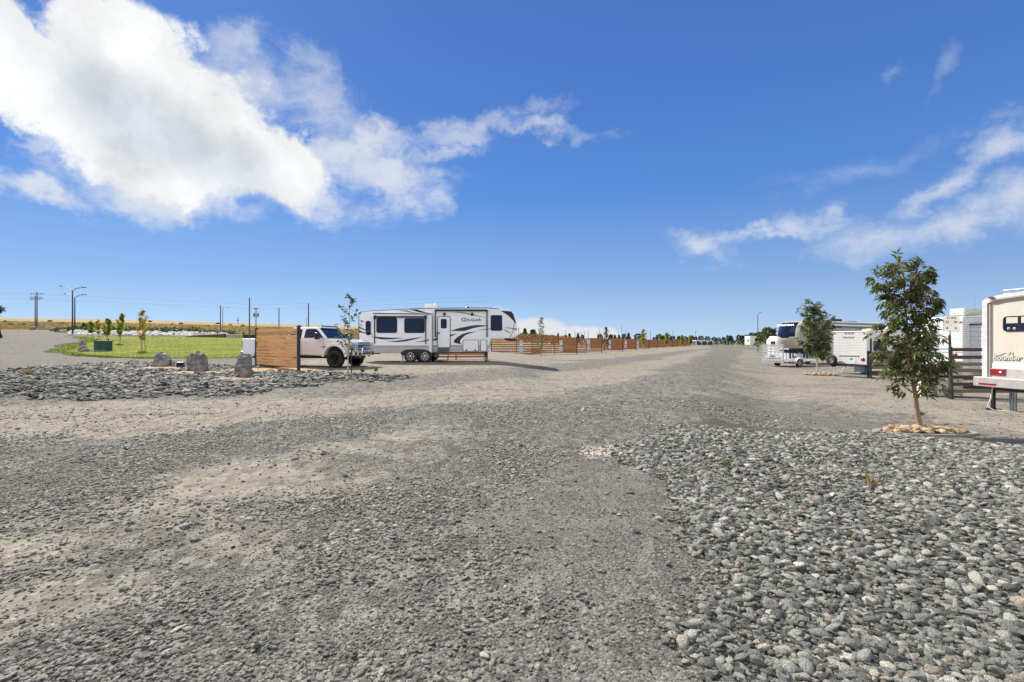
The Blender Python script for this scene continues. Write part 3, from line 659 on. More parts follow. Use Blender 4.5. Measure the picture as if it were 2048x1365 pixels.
# slide-out
SL = -.42
s_ = MB(); s_.prism([P(*p) for p in ((278, 205), (940, 230), (940, 662), (278, 660))], SL, 0); so_ = s_.build('slide_out', WHITE, fw, bevel=.015)
m = MB(); m.prism([P(*p) for p in ((286, 587), (914, 587), (914, 656), (286, 654))], SL-.008, SL); m.build('lower_panel', GREYP, so_)
m = MB(); a, b = P(286, 217), P(958, 226); m.tube([(a[0], SL-.02, a[1]), (b[0], SL-.02, b[1])], .025, 6)
a, b = P(286, 584), P(914, 584); m.tube([(a[0], SL-.012, a[1]), (b[0], SL-.012, b[1])], .012, 5); m.each('edge_trim', BLACK, so_)
for (u0, v0, u1, v1) in ((328, 272, 552, 434), (640, 278, 862, 434)):
    (x0, z0), (x1, z1) = P(u0, v1), P(u1, v0); window(so_, x0, z0, x1, z1, SL, -1, .10, .025)
m = MB()
for a, b, r_ in (((310, 258), (872, 258), .045), ((305, 250), (305, 556), .03), ((878, 262), (878, 560), .03)):
    p0, p1 = P(*a), P(*b); m.tube([(p0[0], SL-.06, p0[1]), (p1[0], SL-.06, p1[1])], r_, 8)
for u in (310, 876): p0 = P(u, 262); m.box((p0[0], SL-.06, p0[1]), (.14, .12, .2))
m.build('slide_awning', BLACK, so_)
# corner white frame strips of slide
m = MB(); 
for u in (262, 918): x0, z0 = P(u, 660); x1, z1 = P(u+22, 238); m.bb(x0, x1, SL-.03 if u > 500 else -.02, SL+.02 if u > 500 else .0, z0, z1)
m.each('flange', WHITE, so_)
# swooshes (paint)
def crv(pts, n=10):
    o = []
    P_ = [pts[0]]+list(pts)+[pts[-1]]
    for i in range(1, len(P_)-2):
        for k in range(n):
            t = k/n; a, b, c, d = (np.array(P_[i+j], float) for j in (-1, 0, 1, 2))
            o.append(tuple(.5*((2*b)+(c-a)*t+(2*a-5*b+4*c-d)*t*t+(3*b-a-3*c+d)*t**3)))
    o.append(tuple(pts[-1])); return o
def swoosh(m, upper, lower, y, mi=0):
    pts = crv(upper, 6)+crv(lower[::-1], 6)[1:-1] if upper[0] == lower[0] and upper[-1] == lower[-1] else crv(upper, 6)+crv(lower[::-1], 6)
    m.prism([P(*p) for p in pts], y-.006, y, mi)
m = MB()
swoosh(m, [(1145, 412), (1260, 378), (1400, 356), (1500, 352), (1590, 360)], [(1145, 412), (1290, 414), (1400, 384), (1500, 364), (1590, 360)], 0)
swoosh(m, [(1265, 565), (1185, 545), (1195, 510), (1260, 460), (1340, 432), (1440, 420)], [(1265, 568), (1252, 532), (1276, 494), (1320, 460), (1380, 437), (1440, 420)], 0)
swoosh(m, [(942, 512), (1000, 492), (1120, 462), (1220, 443)], [(942, 528), (1010, 514), (1130, 484), (1220, 443)], 0, 0)
m.prism([P(*p) for p in ((1712, 180), (1836, 192), (1858, 222), (1878, 282), (1896, 338), (1862, 300), (1800, 240))], -.009, 0, 0)
swoosh(m, [(104, 405), (170, 432), (260, 448), (370, 461)], [(104, 430), (170, 442), (250, 456), (370, 461)], 0, 0)
m.prism([P(*p) for p in ((104, 358), (176, 398), (176, 412), (104, 386))], -.006, 0, 1)
swoosh(m, [(1170, 203), (1260, 200), (1400, 225), (1548, 266)], [(1170, 203), (1270, 212), (1400, 238), (1548, 266)], 0, 1)
swoosh(m, [(1280, 375), (1380, 352), (1480, 346), (1570, 354)], [(1280, 375), (1400, 358), (1500, 353), (1570, 354)], -.007, 1)
swoosh(m, [(1740, 380), (1800, 376), (1880, 384), (1898, 384)], [(1740, 380), (1800, 384), (1860, 396), (1898, 410)], 0, 1)
swoosh(m, [(1735, 398), (1770, 402), (1810, 425), (1828, 445)], [(1735, 398), (1760, 410), (1800, 432), (1828, 445)], 0, 1)
swoosh(m, [(1440, 408), (1500, 396), (1600, 388)], [(1440, 408), (1500, 404), (1600, 394)], 0, 1)
swoosh(m, [(560, 186), (640, 180), (720, 200), (790, 212)], [(560, 186), (620, 192), (700, 208), (790, 212)], 0, 1)
m.prism([P(*p) for p in ((680, 172), (760, 170), (880, 208), (955, 222), (880, 214), (790, 204))], -.006, 0, 0)
m.prism([P(*p) for p in ((106, 206), (180, 200), (140, 208), (106, 228))], -.006, 0, 0)
m.each('swoosh_graphic', [DKBLUE, MIDGREY], fw)
m = MB()
swoosh(m, [(262, 478), (330, 482), (440, 490), (640, 497)], [(262, 478), (340, 503), (440, 512), (640, 497)], SL, 0)
swoosh(m, [(420, 530), (560, 525), (700, 503), (850, 480)], [(420, 530), (570, 540), (710, 520), (850, 480)], SL, 0)
swoosh(m, [(745, 537), (830, 528), (900, 512), (940, 504)], [(745, 537), (840, 536), (900, 524), (940, 516)], SL, 0)
m.each('swoosh_graphic', [DKBLUE, MIDGREY], so_)
x0, z0 = P(1380, 289)
text_part('name_lettering', "C", .30, (x0-.44, -.004, z0+.01), (R(90), 0, 0), DKBLUE, fw, sx=1.5, offset=.004); text_part('name_lettering', "OUGAR", .21, (x0+.08, -.004, z0-.01), (R(90), 0, 0), DKBLUE, fw, sx=1.35, offset=.004)
# windows, door, hatches
for (u0, v0, u1, v1, r_) in ((182, 304, 234, 458, .10), (1604, 238, 1728, 408, .07)):
    (xa, za), (xb, zb) = P(u0, v1), P(u1, v0); wn = window(fw, xa, za, xb, zb, 0, -1, r_, .02)
    if u0 > 1000:
        m = MB(); m.bb(xa, xb, -.028, -.02, (za+zb)/2-.02, (za+zb)/2+.02); m.build('glazing_bar', BLACK, wn)
(xa, za), (xb, zb) = P(1001, 600), P(1136, 254)
m = MB(); m.prism(rr(xa-.04, za-.03, xb+.04, zb+.04, .12), -.03, .02); dr = m.build('door', BLACK, fw)
m = MB(); m.prism(rr(xa, za, xb, zb, .09), -.04, -.02); m.build('door_panel', WHITE, dr)
(wa, wb), (wc, wd) = P(1038, 382), P(1098, 282)
m = MB(); m.prism(rr(wa-.02, wb-.02, wc+.02, wd+.02, .06), -.052, -.03); m.build('window_frame', BLACK, dr)
m = MB(); m.prism(rr(wa+.01, wb+.01, wc-.01, wd-.01, .05), -.056, -.05); m.build('glass', GLASS, dr)
m = MB(); hx, hz_ = P(1013, 440); m.box((hx, -.055, hz_), (.08, .04, .11)); m.build('handle', BLACK, dr)
m = MB(); a, b = P(990, 420), P(990, 530); m.tube([(a[0], -.02, a[1]), (a[0], -.10, a[1]), (b[0], -.10, b[1]), (b[0], -.02, b[1])], .014, 6); m.build('grab_rail', BLACK, fw)
for (u, v) in ((1074, 222), (1390, 224)):
    m = MB(); x, z = P(u, v); m.lathe([(.001, -.05), (.07, -.05), (.09, -.03), (.09, 0)], (x, 0, z), 'y', 18); m.build('speaker', BLACK, fw)
m = MB()
for a, b, r_ in (((968, 180), (1566, 180), .05), ((973, 175), (973, 485), .035), ((1560, 180), (1560, 486), .035)):
    p0, p1 = P(*a), P(*b); m.tube([(p0[0], -.07, p0[1]), (p1[0], -.07, p1[1])], r_, 8)
m.build('awning', BLACK, fw)
for (u0, v0, u1, v1) in ((1290, 520, 1460, 640), (1490, 520, 1553, 640)):
    (xa, za), (xb, zb) = P(u0, v1), P(u1, v0); m = MB(); m.prism(rr(xa-.03, za-.03, xb+.03, zb+.03, .07), -.02, .01); hq = m.build('hatch', BLACK, fw)
    m = MB(); m.prism(rr(xa, za, xb, zb, .05), -.03, -.01); m.build('hatch_panel', WHITE, hq)
    if u0 < 1400:
        m = MB()
        for u in (1324, 1425): x, z = P(u, 632); m.box((x, -.035, z), (.07, .03, .08))
        m.each('latch', BLACK, hq)
# wheels, fender, step, legs, chassis
for u in (704, 866):
    x, z = P(u, 710); wheel(fw, x, -.33, .365, .365, .22, -1, spokes=6); wheel(fw, x, W5+.10, .365, .365, .22, 1, spokes=6)
m = MB(); 
for (u0, u1) in ((598, 772), (772, 944)):
    pass
arc = [P(*p) for p in ((592, 662), (620, 640), (660, 625), (760, 620), (850, 622), (905, 636), (944, 660), (948, 690), (936, 700), (925, 680), (900, 655), (866, 645), (825, 650), (800, 668), (786, 700), (770, 668), (745, 650), (704, 643), (660, 652), (635, 675), (625, 690), (600, 680))]
m.prism(arc, SL-.03, SL+.28); m.build('wheel_arch', BLACK, fw)
m = MB()
for y in (.35, W5-.35): m.bb(P(110, 0)[0], P(1560, 0)[0], y-.05, y+.05, P(0, 668)[1], P(0, 656)[1])
m.bb(P(620, 0)[0], P(950, 0)[0], .3, W5-.2, P(0, 715)[1], P(0, 668)[1]); m.tube([(P(170, 0)[0], .3, P(0, 668)[1]), (P(330, 0)[0], .25, P(0, 668)[1])], .05, 8)
m.build('chassis', BLACK, fw)
for u in (588, 1535):
    for y in (.25, W5-.3):
        x = P(u, 0)[0]; m = MB(); m.bb(x-.05, x+.05, y-.05, y+.05, .35, P(0, 650)[1]); m.bb(x-.03, x+.03, y-.03, y+.03, .03, .4); m.bb(x-.12, x+.12, y-.12, y+.12, 0, .035); m.build('leg', STEEL if u < 1000 else BLACK, fw)
m = MB(); xa = P(1010, 0)[0]; xb = P(1122, 0)[0]; z1 = P(0, 606)[1]
for k in range(4): z = z1-.14-k*(z1-.16)/3.6; y = -.18-k*.16; m.bb(xa, xb, y-.12, y+.08, z-.015, z+.015)
for x in (xa-.02, xb+.02): m.tube([(x, -.05, z1-.02), (x, -.78, .02)], .02, 6); m.tube([(x, -.1, z1-.1), (x, -.3, 0.02)], .014, 6)
m.bb(xa-.03, xb+.03, -.12, .05, z1-.13, z1+.0); m.build('entry_step', mat('dark_steel_step', (.12, .12, .13), .4, .6), fw)
m = MB(); x0, z0 = P(1760, 500); m.prism([P(*p) for p in ((1750, 500), (1885, 500), (1900, 512), (1890, 530), (1800, 528), (1765, 520))], .85, 1.5); m.build('pin_box', BLACK, fw)
# roof fittings
m = MB(); x0, z0 = P(818, 158); x1, z1 = P(972, 95); m.prism([(x0, z0-.03), (x0, z1+.04), (x0+.12, z1+.02), (x0+.5, z1), (x1-.15, z1+.05), (x1, z0+.10), (x1, z0-.03)], .9, 1.6); m.build('air_conditioner', WHITE2, fw, bevel=.03)
for u, r_, h in ((1318, .14, .10), (1578, .14, .06), (1145, .04, .05), (1300, .07, .06)):
    x, z = P(u, 155); m = MB(); m.lathe([(r_, -.03), (r_*1.05, h*.5), (r_*.7, h*1.4), (.001, h*1.5)], (x, 1.0, z), 'z', 12); m.build('roof_vent', BLACK, fw)
m = MB(); x0, z0 = P(580, 172); x1 = P(755, 0)[0]; m.box(((x0+x1)/2, 1.0, z0+.08), (x1-x0, .8, .03), ry=-.03); m.build('solar_panel', GREYP, fw)
m = MB(); x, z = P(175, 198); m.box((x, 1.2, z+.03), (.36, .36, .06)); m.build('roof_hatch', WHITE, fw)

# ---------------------------------------------------------------- 2. white pickup
HD = Vector((.97, -.24, 0)).normalized(); rzt = math.atan2(HD.y, HD.x)
tl = Vector((-8.20, 23.9, 0)); tl.z = tz(tl.x, tl.y)
tr = empty('pickup_truck', tl, rzt, 'white lifted pickup truck with black wheels parked behind the wooden screen', 'pickup truck')
HWd = .98
def arch(cx, cz, r, a0, a1, n=9): return [(cx+r*math.cos(R(a0+(a1-a0)*i/n)), cz+r*math.sin(R(a0+(a1-a0)*i/n))) for i in range(n+1)]
low = [(-2.72, .60)]+[(-2.72, 1.36), (-.45, 1.38), (.35, 1.33), (.82, 1.24), (.92, 1.12), (.93, .85), (.90, .62)]+[(.60, .56)]+arch(0, .47, .55, 8, 172)+[(-.60, .55)]
m = MB(); m.prism(low, -HWd, HWd); bd_ = m.build('body', TRUCKW, tr, bevel=.05, seg=3, ang=25)
bedo = [(-5.2, .62), (-5.22, 1.38), (-2.78, 1.38), (-2.78, .60), (-3.36, .56)]+arch(-3.93, .47, .55, 8, 172)+[(-4.5, .58)]
m = MB(); m.prism(bedo, -HWd, HWd); b2 = m.build('bed', TRUCKW, tr, bevel=.04, seg=2, ang=25)
m = MB(); m.bb(-5.05, -2.95, -HWd+.1, HWd-.1, 1.385, 1.39); m.build('bed_floor', BLACK, b2)
# greenhouse: tapered cab
def cabsec(z): 
    t = (z-1.36)/(1.93-1.36); return HWd-.03-.19*t
m = MB(); prof = [(-2.70, 1.36), (-2.62, 1.86), (-2.35, 1.93), (-1.35, 1.96), (-1.02, 1.93), (-.42, 1.38)]
vs = [(x, -cabsec(z), z) for x, z in prof]+[(x, cabsec(z), z) for x, z in prof]; n = len(prof)
m.add(vs, [tuple(range(n))[::-1] if False else tuple(range(n)), tuple(range(2*n-1, n-1, -1))]+[(i, n+i, n+(i+1) % n, (i+1) % n) for i in range(n)])
cabo = m.build('cab', TRUCKW, tr, bevel=.05, seg=3, ang=20)
def sidew(pts, y_off, sg, name='window'):
    m = MB(); a = [(x, sg*(cabsec(z)+y_off), z) for x, z in pts]; b = [(x, sg*(cabsec(z)-.02), z) for x, z in pts]; k = len(pts)
    m.add(a+b, [tuple(range(k)), tuple(range(2*k-1, k-1, -1))]+[(i, k+i, k+(i+1) % k, (i+1) % k) for i in range(k)]); return m.build(name, GLASST, tr)
for sg in (-1, 1):
    sidew([(-1.70, 1.42), (-1.68, 1.82), (-1.56, 1.86), (-1.15, 1.86), (-1.02, 1.80), (-.62, 1.43)], .006, sg)
    sidew([(-2.55, 1.42), (-2.50, 1.80), (-2.40, 1.84), (-1.92, 1.85), (-1.86, 1.80), (-1.86, 1.42)], .006, sg)
m = MB(); wz = [(-1.0, 1.90), (-.46, 1.41)]
q = []
for (x, z) in wz: 
    for sg in (-1, 1): q.append((x+.02, sg*(cabsec(z)-.09), z+.012))
m.add(q+[(a-.03, b, c-.03) for a, b, c in q], [(0, 2, 3, 1), (4, 5, 7, 6), (0, 1, 5, 4), (2, 6, 7, 3), (0, 4, 6, 2), (1, 3, 7, 5)]); m.build('windscreen', GLASS, tr)
m = MB(); m.bb(-.99, -.88, -.62, .62, 1.95, 2.03); m.tube([(-.95, -.6, 1.98), (-.95, -.7, 1.92)], .02, 6); m.tube([(-.95, .6, 1.98), (-.95, .7, 1.92)], .02, 6); m.build('light_bar', mat('light_bar_grey', (.28, .26, .22), .4, .3), tr)
# front: grille, lights, bumper, bull bar
m = MB(); m.bb(.90, .955, -.56, .56, .84, 1.20); gr = m.build('grille', BLACK, tr, bevel=.015)
m = MB()
for z in (.92, 1.02, 1.12): m.bb(.95, .985, -.54, .54, z-.02, z+.02)
for y in (-.57, .57): m.bb(.93, .98, y-.03, y+.03, .84, 1.21)
m.bb(.93, .98, -.57, .57, 1.19, 1.225); m.each('grille_bar', CHROME, gr)
m = MB(); m.lathe([(.001, 1.0), (.10, 1.0), (.10, .98)], (0, 0, 1.02), 'x', 18); m.build('badge', DKBLUE, gr)
for sg in (-1, 1):
    m = MB(); m.prism([(.66, .86), (.66, 1.17), (.93, 1.18), (.965, .86)], sg*.62, sg*(HWd+.006)); hl = m.build('headlight', CHROME, tr, bevel=.02)
    m = MB(); m.bb(.965, .975, sg*.66, sg*.93, .92, 1.12); m.build('lens', mat('lamp_lens', (.55, .56, .58), .08, spec=.8), hl)
    m = MB(); m.prism([(.60, 1.0), (.60, 1.16), (.70, 1.17), (.70, .95)], sg*(HWd+.002), sg*(HWd+.014)); m.build('indicator', AMBER, tr)
    m = MB(); m.lathe([(.56, -.0), (.60, .03*1), (.66, .05), (.70, .0)], (0, sg*(HWd-.005), .47), 'y', 24, a0=R(4), a1=R(176)); 
    m2 = MB(); m2.prism(arch(0, .47, .56, 4, 176, 12)+arch(0, .47, .68, 176, 4, 12), sg*(HWd-.01), sg*(HWd+.05)); m2.build('fender_flare', TRUCKW, tr, bevel=.015)
    m2 = MB(); m2.prism(arch(-3.93, .47, .56, 4, 176, 12)+arch(-3.93, .47, .68, 176, 4, 12), sg*(HWd-.01), sg*(HWd+.05)); m2.build('fender_flare', TRUCKW, tr, bevel=.015)
    m = MB(); m.bb(-.78, -.70, sg*(HWd-.02), sg*(HWd+.20), 1.44, 1.48); m.bb(-.80, -.66, sg*(HWd+.14), sg*(HWd+.38), 1.34, 1.66); mi_ = m.build('wing_mirror', BLACK, tr, bevel=.03)
    m = MB(); m.bb(-.675, -.648, sg*(HWd+.16), sg*(HWd+.30), 1.36, 1.46); m.build('signal_lens', RED, mi_)
    m = MB(); m.bb(-1.62, -1.44, sg*(HWd), sg*(HWd+.03), 1.20, 1.235); m.build('door_handle', TRUCKW, tr)
    m = MB(); 
    for x in (-.60, -1.78, -2.74): m.bb(x-.006, x+.006, sg*(HWd-.01), sg*(HWd+.002), .62, 1.36)
    m.each('door_seam', BLACK, tr)
    m = MB(); m.bb(-5.235, -5.20, sg*.80, sg*(HWd+.003), .95, 1.25); m.build('tail_light', RED, tr)
    wheel(tr, 0, sg*.86, .41, .41, .29, sg, mat('black_rim', (.02, .02, .022), .25, .5), spokes=8, rr_=.60); wheel(tr, -3.93, sg*.86, .41, .41, .29, sg, mat('black_rim', (.02, .02, .022), .25, .5), spokes=8, rr_=.60)
m = MB(); m.bb(-.78, -.36, -HWd-.006, -HWd, .98, 1.0); m.prism([(-.42, .99), (-.56, 1.05), (-.70, .99), (-.56, .93)], -HWd-.007, -HWd); m.build('door_emblem', MIDGREY, tr)
m = MB(); m.bb(.86, 1.02, -HWd, HWd, .56, .80); bp = m.build('front_bumper', CHROME, tr, bevel=.03)
m = MB(); m.bb(1.0, 1.03, -.5, .5, .58, .70)
for sg in (-1, 1): m.bb(1.0, 1.03, sg*.66, sg*.84, .60, .74)
m.each('bumper_insert', BLACK, bp)
m = MB(); m.tube([(1.0, -.42, .50), (1.12, -.42, .62), (1.14, -.40, .86), (1.12, -.30, 1.0), (1.12, .30, 1.0), (1.14, .40, .86), (1.12, .42, .62), (1.0, .42, .50)], .035, 10); m.tube([(1.12, -.42, .60), (1.12, .42, .60)], .035, 10); m.build('bull_bar', CHROME, tr)
m = MB(); m.bb(-5.36, -5.2, -HWd+.02, HWd-.02, .56, .76); m.build('rear_bumper', mat('grey_bumper', (.25, .25, .26), .3, .5), tr, bevel=.03)
m = MB(); m.bb(-5.1, .8, -.45, .45, .42, .62); m.tube([(0, -.8, .41), (0, .8, .41)], .07, 8); m.tube([(-3.93, -.8, .41), (-3.93, .8, .41)], .09, 8); m.bb(-2.5, -1.2, -HWd+.06, -HWd+.2, .50, .56); m.bb(-3.3, -4.5, -.85, .85, .5, .95); m.bb(-.5, .5, -.7, .7, .5, .95); m.build('chassis', BLACK, tr)

# ---------------------------------------------------------------- 3. wooden screen
a_ = Vector((-12.55, 23.75, 0)); b_ = Vector((-9.22, 20.9, 0)); L_ = (b_-a_).length; a_.z = tz(a_.x, a_.y)+.06; rz_ = math.atan2(b_.y-a_.y, b_.x-a_.x)
ws = empty('wooden_screen', (a_.x, a_.y, a_.z), rz_, 'solid orange cedar board screen between two black posts in front of the pickup', 'fence', 'wooden fences of the caravan park')
rg = random.Random(3); m = MB(); z = .06; H_ = 1.72
rows = 12
for k in range(rows):
    h = H_/rows; sag = rg.uniform(-.012, .012); n = 8
    up = [(L_*i/n, z+h-.008+rg.uniform(-.010, .008)+.012*math.sin(i*rg.uniform(.5, 1.5)+k)) for i in range(n+1)]; dn = [(L_*i/n, z+.006+rg.uniform(-.006, .006)) for i in range(n+1)]
    m.prism([(x+.02, zz_) for x, zz_ in dn]+[(x-.0, zz_) for x, zz_ in up[::-1]], -.03+rg.uniform(-.012, .012), .03); z += h
m.build('boards', WOOD, ws)
for x in (0, L_): m = MB(); m.bb(x-.05, x+.05, -.06, .06, -.3, H_+.14); m.build('post', POST, ws, bevel=.006)

# ---------------------------------------------------------------- 4. slatted fences of the left row
fences = [  # right post px, base y, depth, left extent, label
 (1083, 712, 53, 5.5, 0), (1154, 709, 60, 5.6, 1), (1204, 706.5, 68, 5.8, 2), (1245.6, 703, 79, 6, 3), (1272, 701, 90, 6, 4), (1298, 699.5, 104, 6, 5), (1315, 697.5, 116, 6, 6), (1333, 696.5, 128, 6.5, 7), (1345, 695.6, 140, 6.5, 8), (1355, 695, 150, 7, 9), (1372, 694.4, 160, 7, 10), (1382, 694, 170, 7, 11)]
ordn = ['first', 'second', 'third', 'fourth', 'fifth', 'sixth', 'seventh', 'eighth', 'ninth', 'tenth', 'eleventh', 'twelfth']
def slat_fence(x1, y, x0, zb, H, name_label, solid=(), rows=8, gap=.10, wd=WOODF, y1=None, posts=3, grp='wooden fences of the caravan park', seed=0, bw=None):
    y1 = y if y1 is None else y1; L = math.hypot(x1-x0, y1-y); rz = math.atan2(y1-y, x1-x0)
    t = empty('slatted_fence', (x0, y, zb), rz, name_label, 'fence', grp); m = MB(); pitch = (H-.12)/rows; r_ = random.Random(seed)
    for k in range(rows):
        z0 = .12+k*pitch+r_.uniform(-.012, .012); e_ = r_.uniform(-.02, .02); y0_ = -.02+.004*(k % 2); bh = (bw or pitch*.62); m.prism([(.04, z0), (L-.04, z0+e_), (L-.04, z0+bh+e_), (.04, z0+bh)], y0_, y0_+.04)
    if solid:
        for (s0, s1, k0, k1) in solid:
            for k in range(k0, k1): z0 = .12+k*pitch+pitch*.62+.003; m.bb(L*s0, L*s1, -.018, .018, z0, z0+pitch*.38-.006)
    m.build('slats', wd, t)
    for i in range(posts):
        x = L*i/(posts-1); m = MB(); m.bb(x-.05, x+.05, -.05, .05, -.3, H+.05); m.build('post', POST if i in (0, posts-1) else wd, t)
    return t
for px, py, D, L, i in fences:
    x1 = (px-1024)/F*D; zb = hz_at(px, py, D)+.02; zb = max(zb, tz(x1, D)-.05); H = 2.05 if i else 2.12
    sol = [] if i == 0 else [(.66, 1.0, 2 if i < 3 else 0, 8)] if i < 4 else [(.3, 1.0, 1, 8)]
    slat_fence(x1, D, x1-L, zb, H, f'{ordn[i]} stained slatted fence from the caravan, in the row receding along the road' if i else 'nearest stained slatted fence, showing right of the white caravan nose', sol, seed=i, posts=3)
D = 31.5; zb = tz(-3, D); slat_fence((972-1024)/F*D, D+.4, (852-1024)/F*D, zb, 1.05, 'low stained slatted fence seen under the white caravan', rows=5, D=None) if False else slat_fence((974-1024)/F*33, 33, (850-1024)/F*33, tz(-3, 33), 1.15, 'low stained slatted fence seen under the white caravan', rows=5, seed=40)

# grey electric pedestals
def pedestal(px, py0, py1, D, label):
    x = (px-1024)/F*D; h = (py1-py0)/F*D; zb = hz_at(px, py1, D)
    t = empty('power_pedestal', (x, D, zb), 0, label, 'power pedestal', 'grey power pedestals on the fences')
    m = MB(); m.bb(-.06, .06, -.05, .05, -.1, h*.95); m.build('post', PED, t)
    m = MB(); m.bb(-.17, .17, -.16, .02, h*.62, h); m.build('upper_box', PED, t, bevel=.01)
    m = MB(); m.bb(-.20, .20, -.15, .02, h*.22, h*.5); m.build('lower_box', PED, t, bevel=.01)
    m = MB(); m.bb(-.08, .08, -.17, -.155, h*.70, h*.80); m.build('socket_cover', WHITE2, t)
for px, a, b, D, nm in ((1042, 682, 714, 51.5, 'nearest'), (1122, 681, 710, 58.5, 'second'), (1177.5, 680, 707, 66.5, 'third'), (1219.5, 681, 704, 77.5, 'fourth'), (1251.5, 682, 701, 88.5, 'fifth'), (1275.5, 683, 700, 102, 'sixth')):
    pedestal(px, a, b, D, f'{nm} grey power pedestal from the caravan, standing at the {dict(nearest="nearest", second="second", third="third", fourth="fourth", fifth="fifth", sixth="sixth")[nm]} slatted fence')
for px, a, b, D in ((1022, 700, 713, 50), (1105.5, 698, 710, 57), (1163, 699, 707, 65)):
    x = (px-1024)/F*D; h = (b-a)/F*D; t = empty('water_standpipe', (x, D, hz_at(px, b, D)), 0, 'thin pale water standpipe in front of the %s slatted fence' % ({1022: 'nearest', 1105.5: 'second', 1163: 'third'}[px]), 'standpipe', 'water standpipes')
    m = MB(); m.tube([(0, 0, -.1), (0, 0, h)], .03, 8); m.build('pipe', STEEL, t); m = MB(); m.tube([(0, 0, h*.9), (.0, -.14, h*.86), (0, -.16, h*.8)], .022, 6); m.box((0, 0, h+.02), (.12, .03, .03)); m.build('tap', STEEL, t)
# ================================================================ RIGHT-HAND CARAVANS
class Face:
    """vertical face running from far-left corner A to near-right corner B (world xy); pixel -> (s along, z)"""
    def __init__(s, A, B): s.A = np.array(A, float); s.B = np.array(B, float); s.L = np.hypot(*(s.B-s.A)); s.e = (s.B-s.A)/s.L
    def __call__(s, px, py):
        a = (px-1024)/F; t = (a*s.A[1]-s.A[0])/(s.e[0]-a*s.e[1]); D = s.A[1]+s.e[1]*t; return t, CH+(HZ-py)/F*D
def frame(A, B, zg, name, label, cat, grp):
    """local frame: origin B (near-right corner), x into the body, y towards A"""
    A = np.array(A); B = np.array(B); e = (A-B)/np.hypot(*(A-B)); rz = math.atan2(-e[0], e[1]); return empty(name, (B[0], B[1], zg), rz, label, cat, grp)
GR = 'caravans parked on the gravel lots'
SIDING = None
def siding(name, c, pitch, dirt=.06):
    m_ = mat(name, c, .42, var=.03, nscale=2, dirt=dirt); nt = m_.node_tree; T = NT(nt); p = next(n for n in nt.nodes if n.type == 'BSDF_PRINCIPLED')
    co = T.new('ShaderNodeTexCoord').outputs['Object']; z = T.xyz(co)[2]; f = T.m('FRACT', T.m('DIVIDE', z, pitch))
    h = T.ss(f, 0, .16); b = T.new('ShaderNodeBump'); b.inputs['Distance'].default_value = .018; b.inputs['Strength'].default_value = 1; T.put(b.inputs['Height'], h); T.l.new(b.outputs[0], p.inputs['Normal']); return m_
SID = siding('ribbed_white_siding', (.70, .70, .69), .105)
# --- Springdale travel trailer
A, B = (22.08, 33.3), (22.73, 31.0); fS = Face(A, B); zg = tz(22.5, 32)
t = frame(A, B, zg, 'travel_trailer', 'boxy white ribbed travel trailer with its rear wall and spare wheel facing the road', 'caravan', GR)
def S(u, v): s_, z = fS(1540+u*.10989, 610+v*.10989); return fS.L-s_, z-zg
yl, zt = S(1138, 490); yr, zb = S(1752, 1100)
m = MB(); m.prism([(0, zb), (0, zt-.06), (.1, zt), (3.5, zt+.05), (7.0, zt), (7.3, zt-.5), (7.2, zb)], 0, 2.4); m.build('body', SID, t, bevel=.025)
m = MB(); m.tube([(-.012, 0, zb), (-.012, 0, zt-.03), (-.012, 2.4, zt-.03), (-.012, 2.4, zb)], .02, 6); m.build('corner_trim', WHITE2, t)
for u in (1168, 1372, 1435, 1500, 1712):
    y, z = S(u, 520); m = MB(); m.box((-.02, y, z), (.03, .10, .06)); m.build('marker_light', RED, t)
y, z = S(1432, 602); text_part('name_lettering', "SPRINGDALE", .15, (-.006, y, z), (R(90), 0, R(-90)), MIDGREY, t, sx=.95)
y, z = S(1432, 925); m = MB(); m.box((-.02, y, z), (.03, 1.4, .07)); m.build('bumper_strip', GREYP, t)
y, z = S(1690, 998); m = MB(); m.lathe([(.001, -.03), (.12, -.03), (.13, 0)], (0, y, z), 'x', 14); m.build('tail_light', RED, t)
y, z = S(1482, 992); m = MB(); m.box((-.01, y, z), (.02, .2, .12)); m.build('number_plate', MIDGREY, t)
m = MB(); y, z = S(1515, 1030); m.box((-.006, y, z), (.012, .34, .34)); m.build('hatch', WHITE2, t)
m = MB(); m.bb(-.12, -.02, .02, 2.38, zb-.12, zb-.02); m.bb(.1, 6.9, .4, .5, zb-.14, zb); m.bb(.1, 6.9, 1.9, 2.0, zb-.14, zb); m.build('chassis', BLACK, t)
m = MB(); m.box((.9, 1.2, .3), (.3, .5, .35)); m.tube([(.4, .3, .03), (.9, .3, zb-.1), (.3, .3, zb-.1)], .03, 6); m.tube([(.4, 2.1, .03), (.9, 2.1, zb-.1)], .03, 6); m.build('stabiliser', STEEL, t)
y, z = S(1183, 1012); wS = MB(); 
sp = MB(); r_ = .36; sp.lathe([(r_*.55, -.02), (r_*.62, .05), (r_*.9, .08), (r_, .04), (r_, -.1), (r_*.9, -.14), (r_*.5, -.12)], (-.25, y, z), 'x', 26); spo = sp.build('spare_wheel', RUBBER, t)
sp = MB(); sp.lathe([(.001, .03), (r_*.2, .03), (r_*.45, -.02), (r_*.55, .02), (r_*.6, .045)][::1], (-.30, y, z), 'x', 22); sp.build('rim', WHITE2, spo)
sp = MB(); sp.box((-.12, y, z-.2), (.3, .08, .5)); sp.build('bracket', BLACK, t)
for x in (4.2, 5.05): wheel(t, x, .12, .34, .34, .2, -1); 
m = MB(); m.bb(1.2, 5.5, -.02, .0, zb+.1, zb+.9); m.build('side_band', mat('brown_slide', (.17, .12, .09), .5), t)
for (x0, x1) in ((.6, 1.7), (2.6, 3.8)): window(t, x0, 1.6, x1, 2.2, 0, -1, .05)
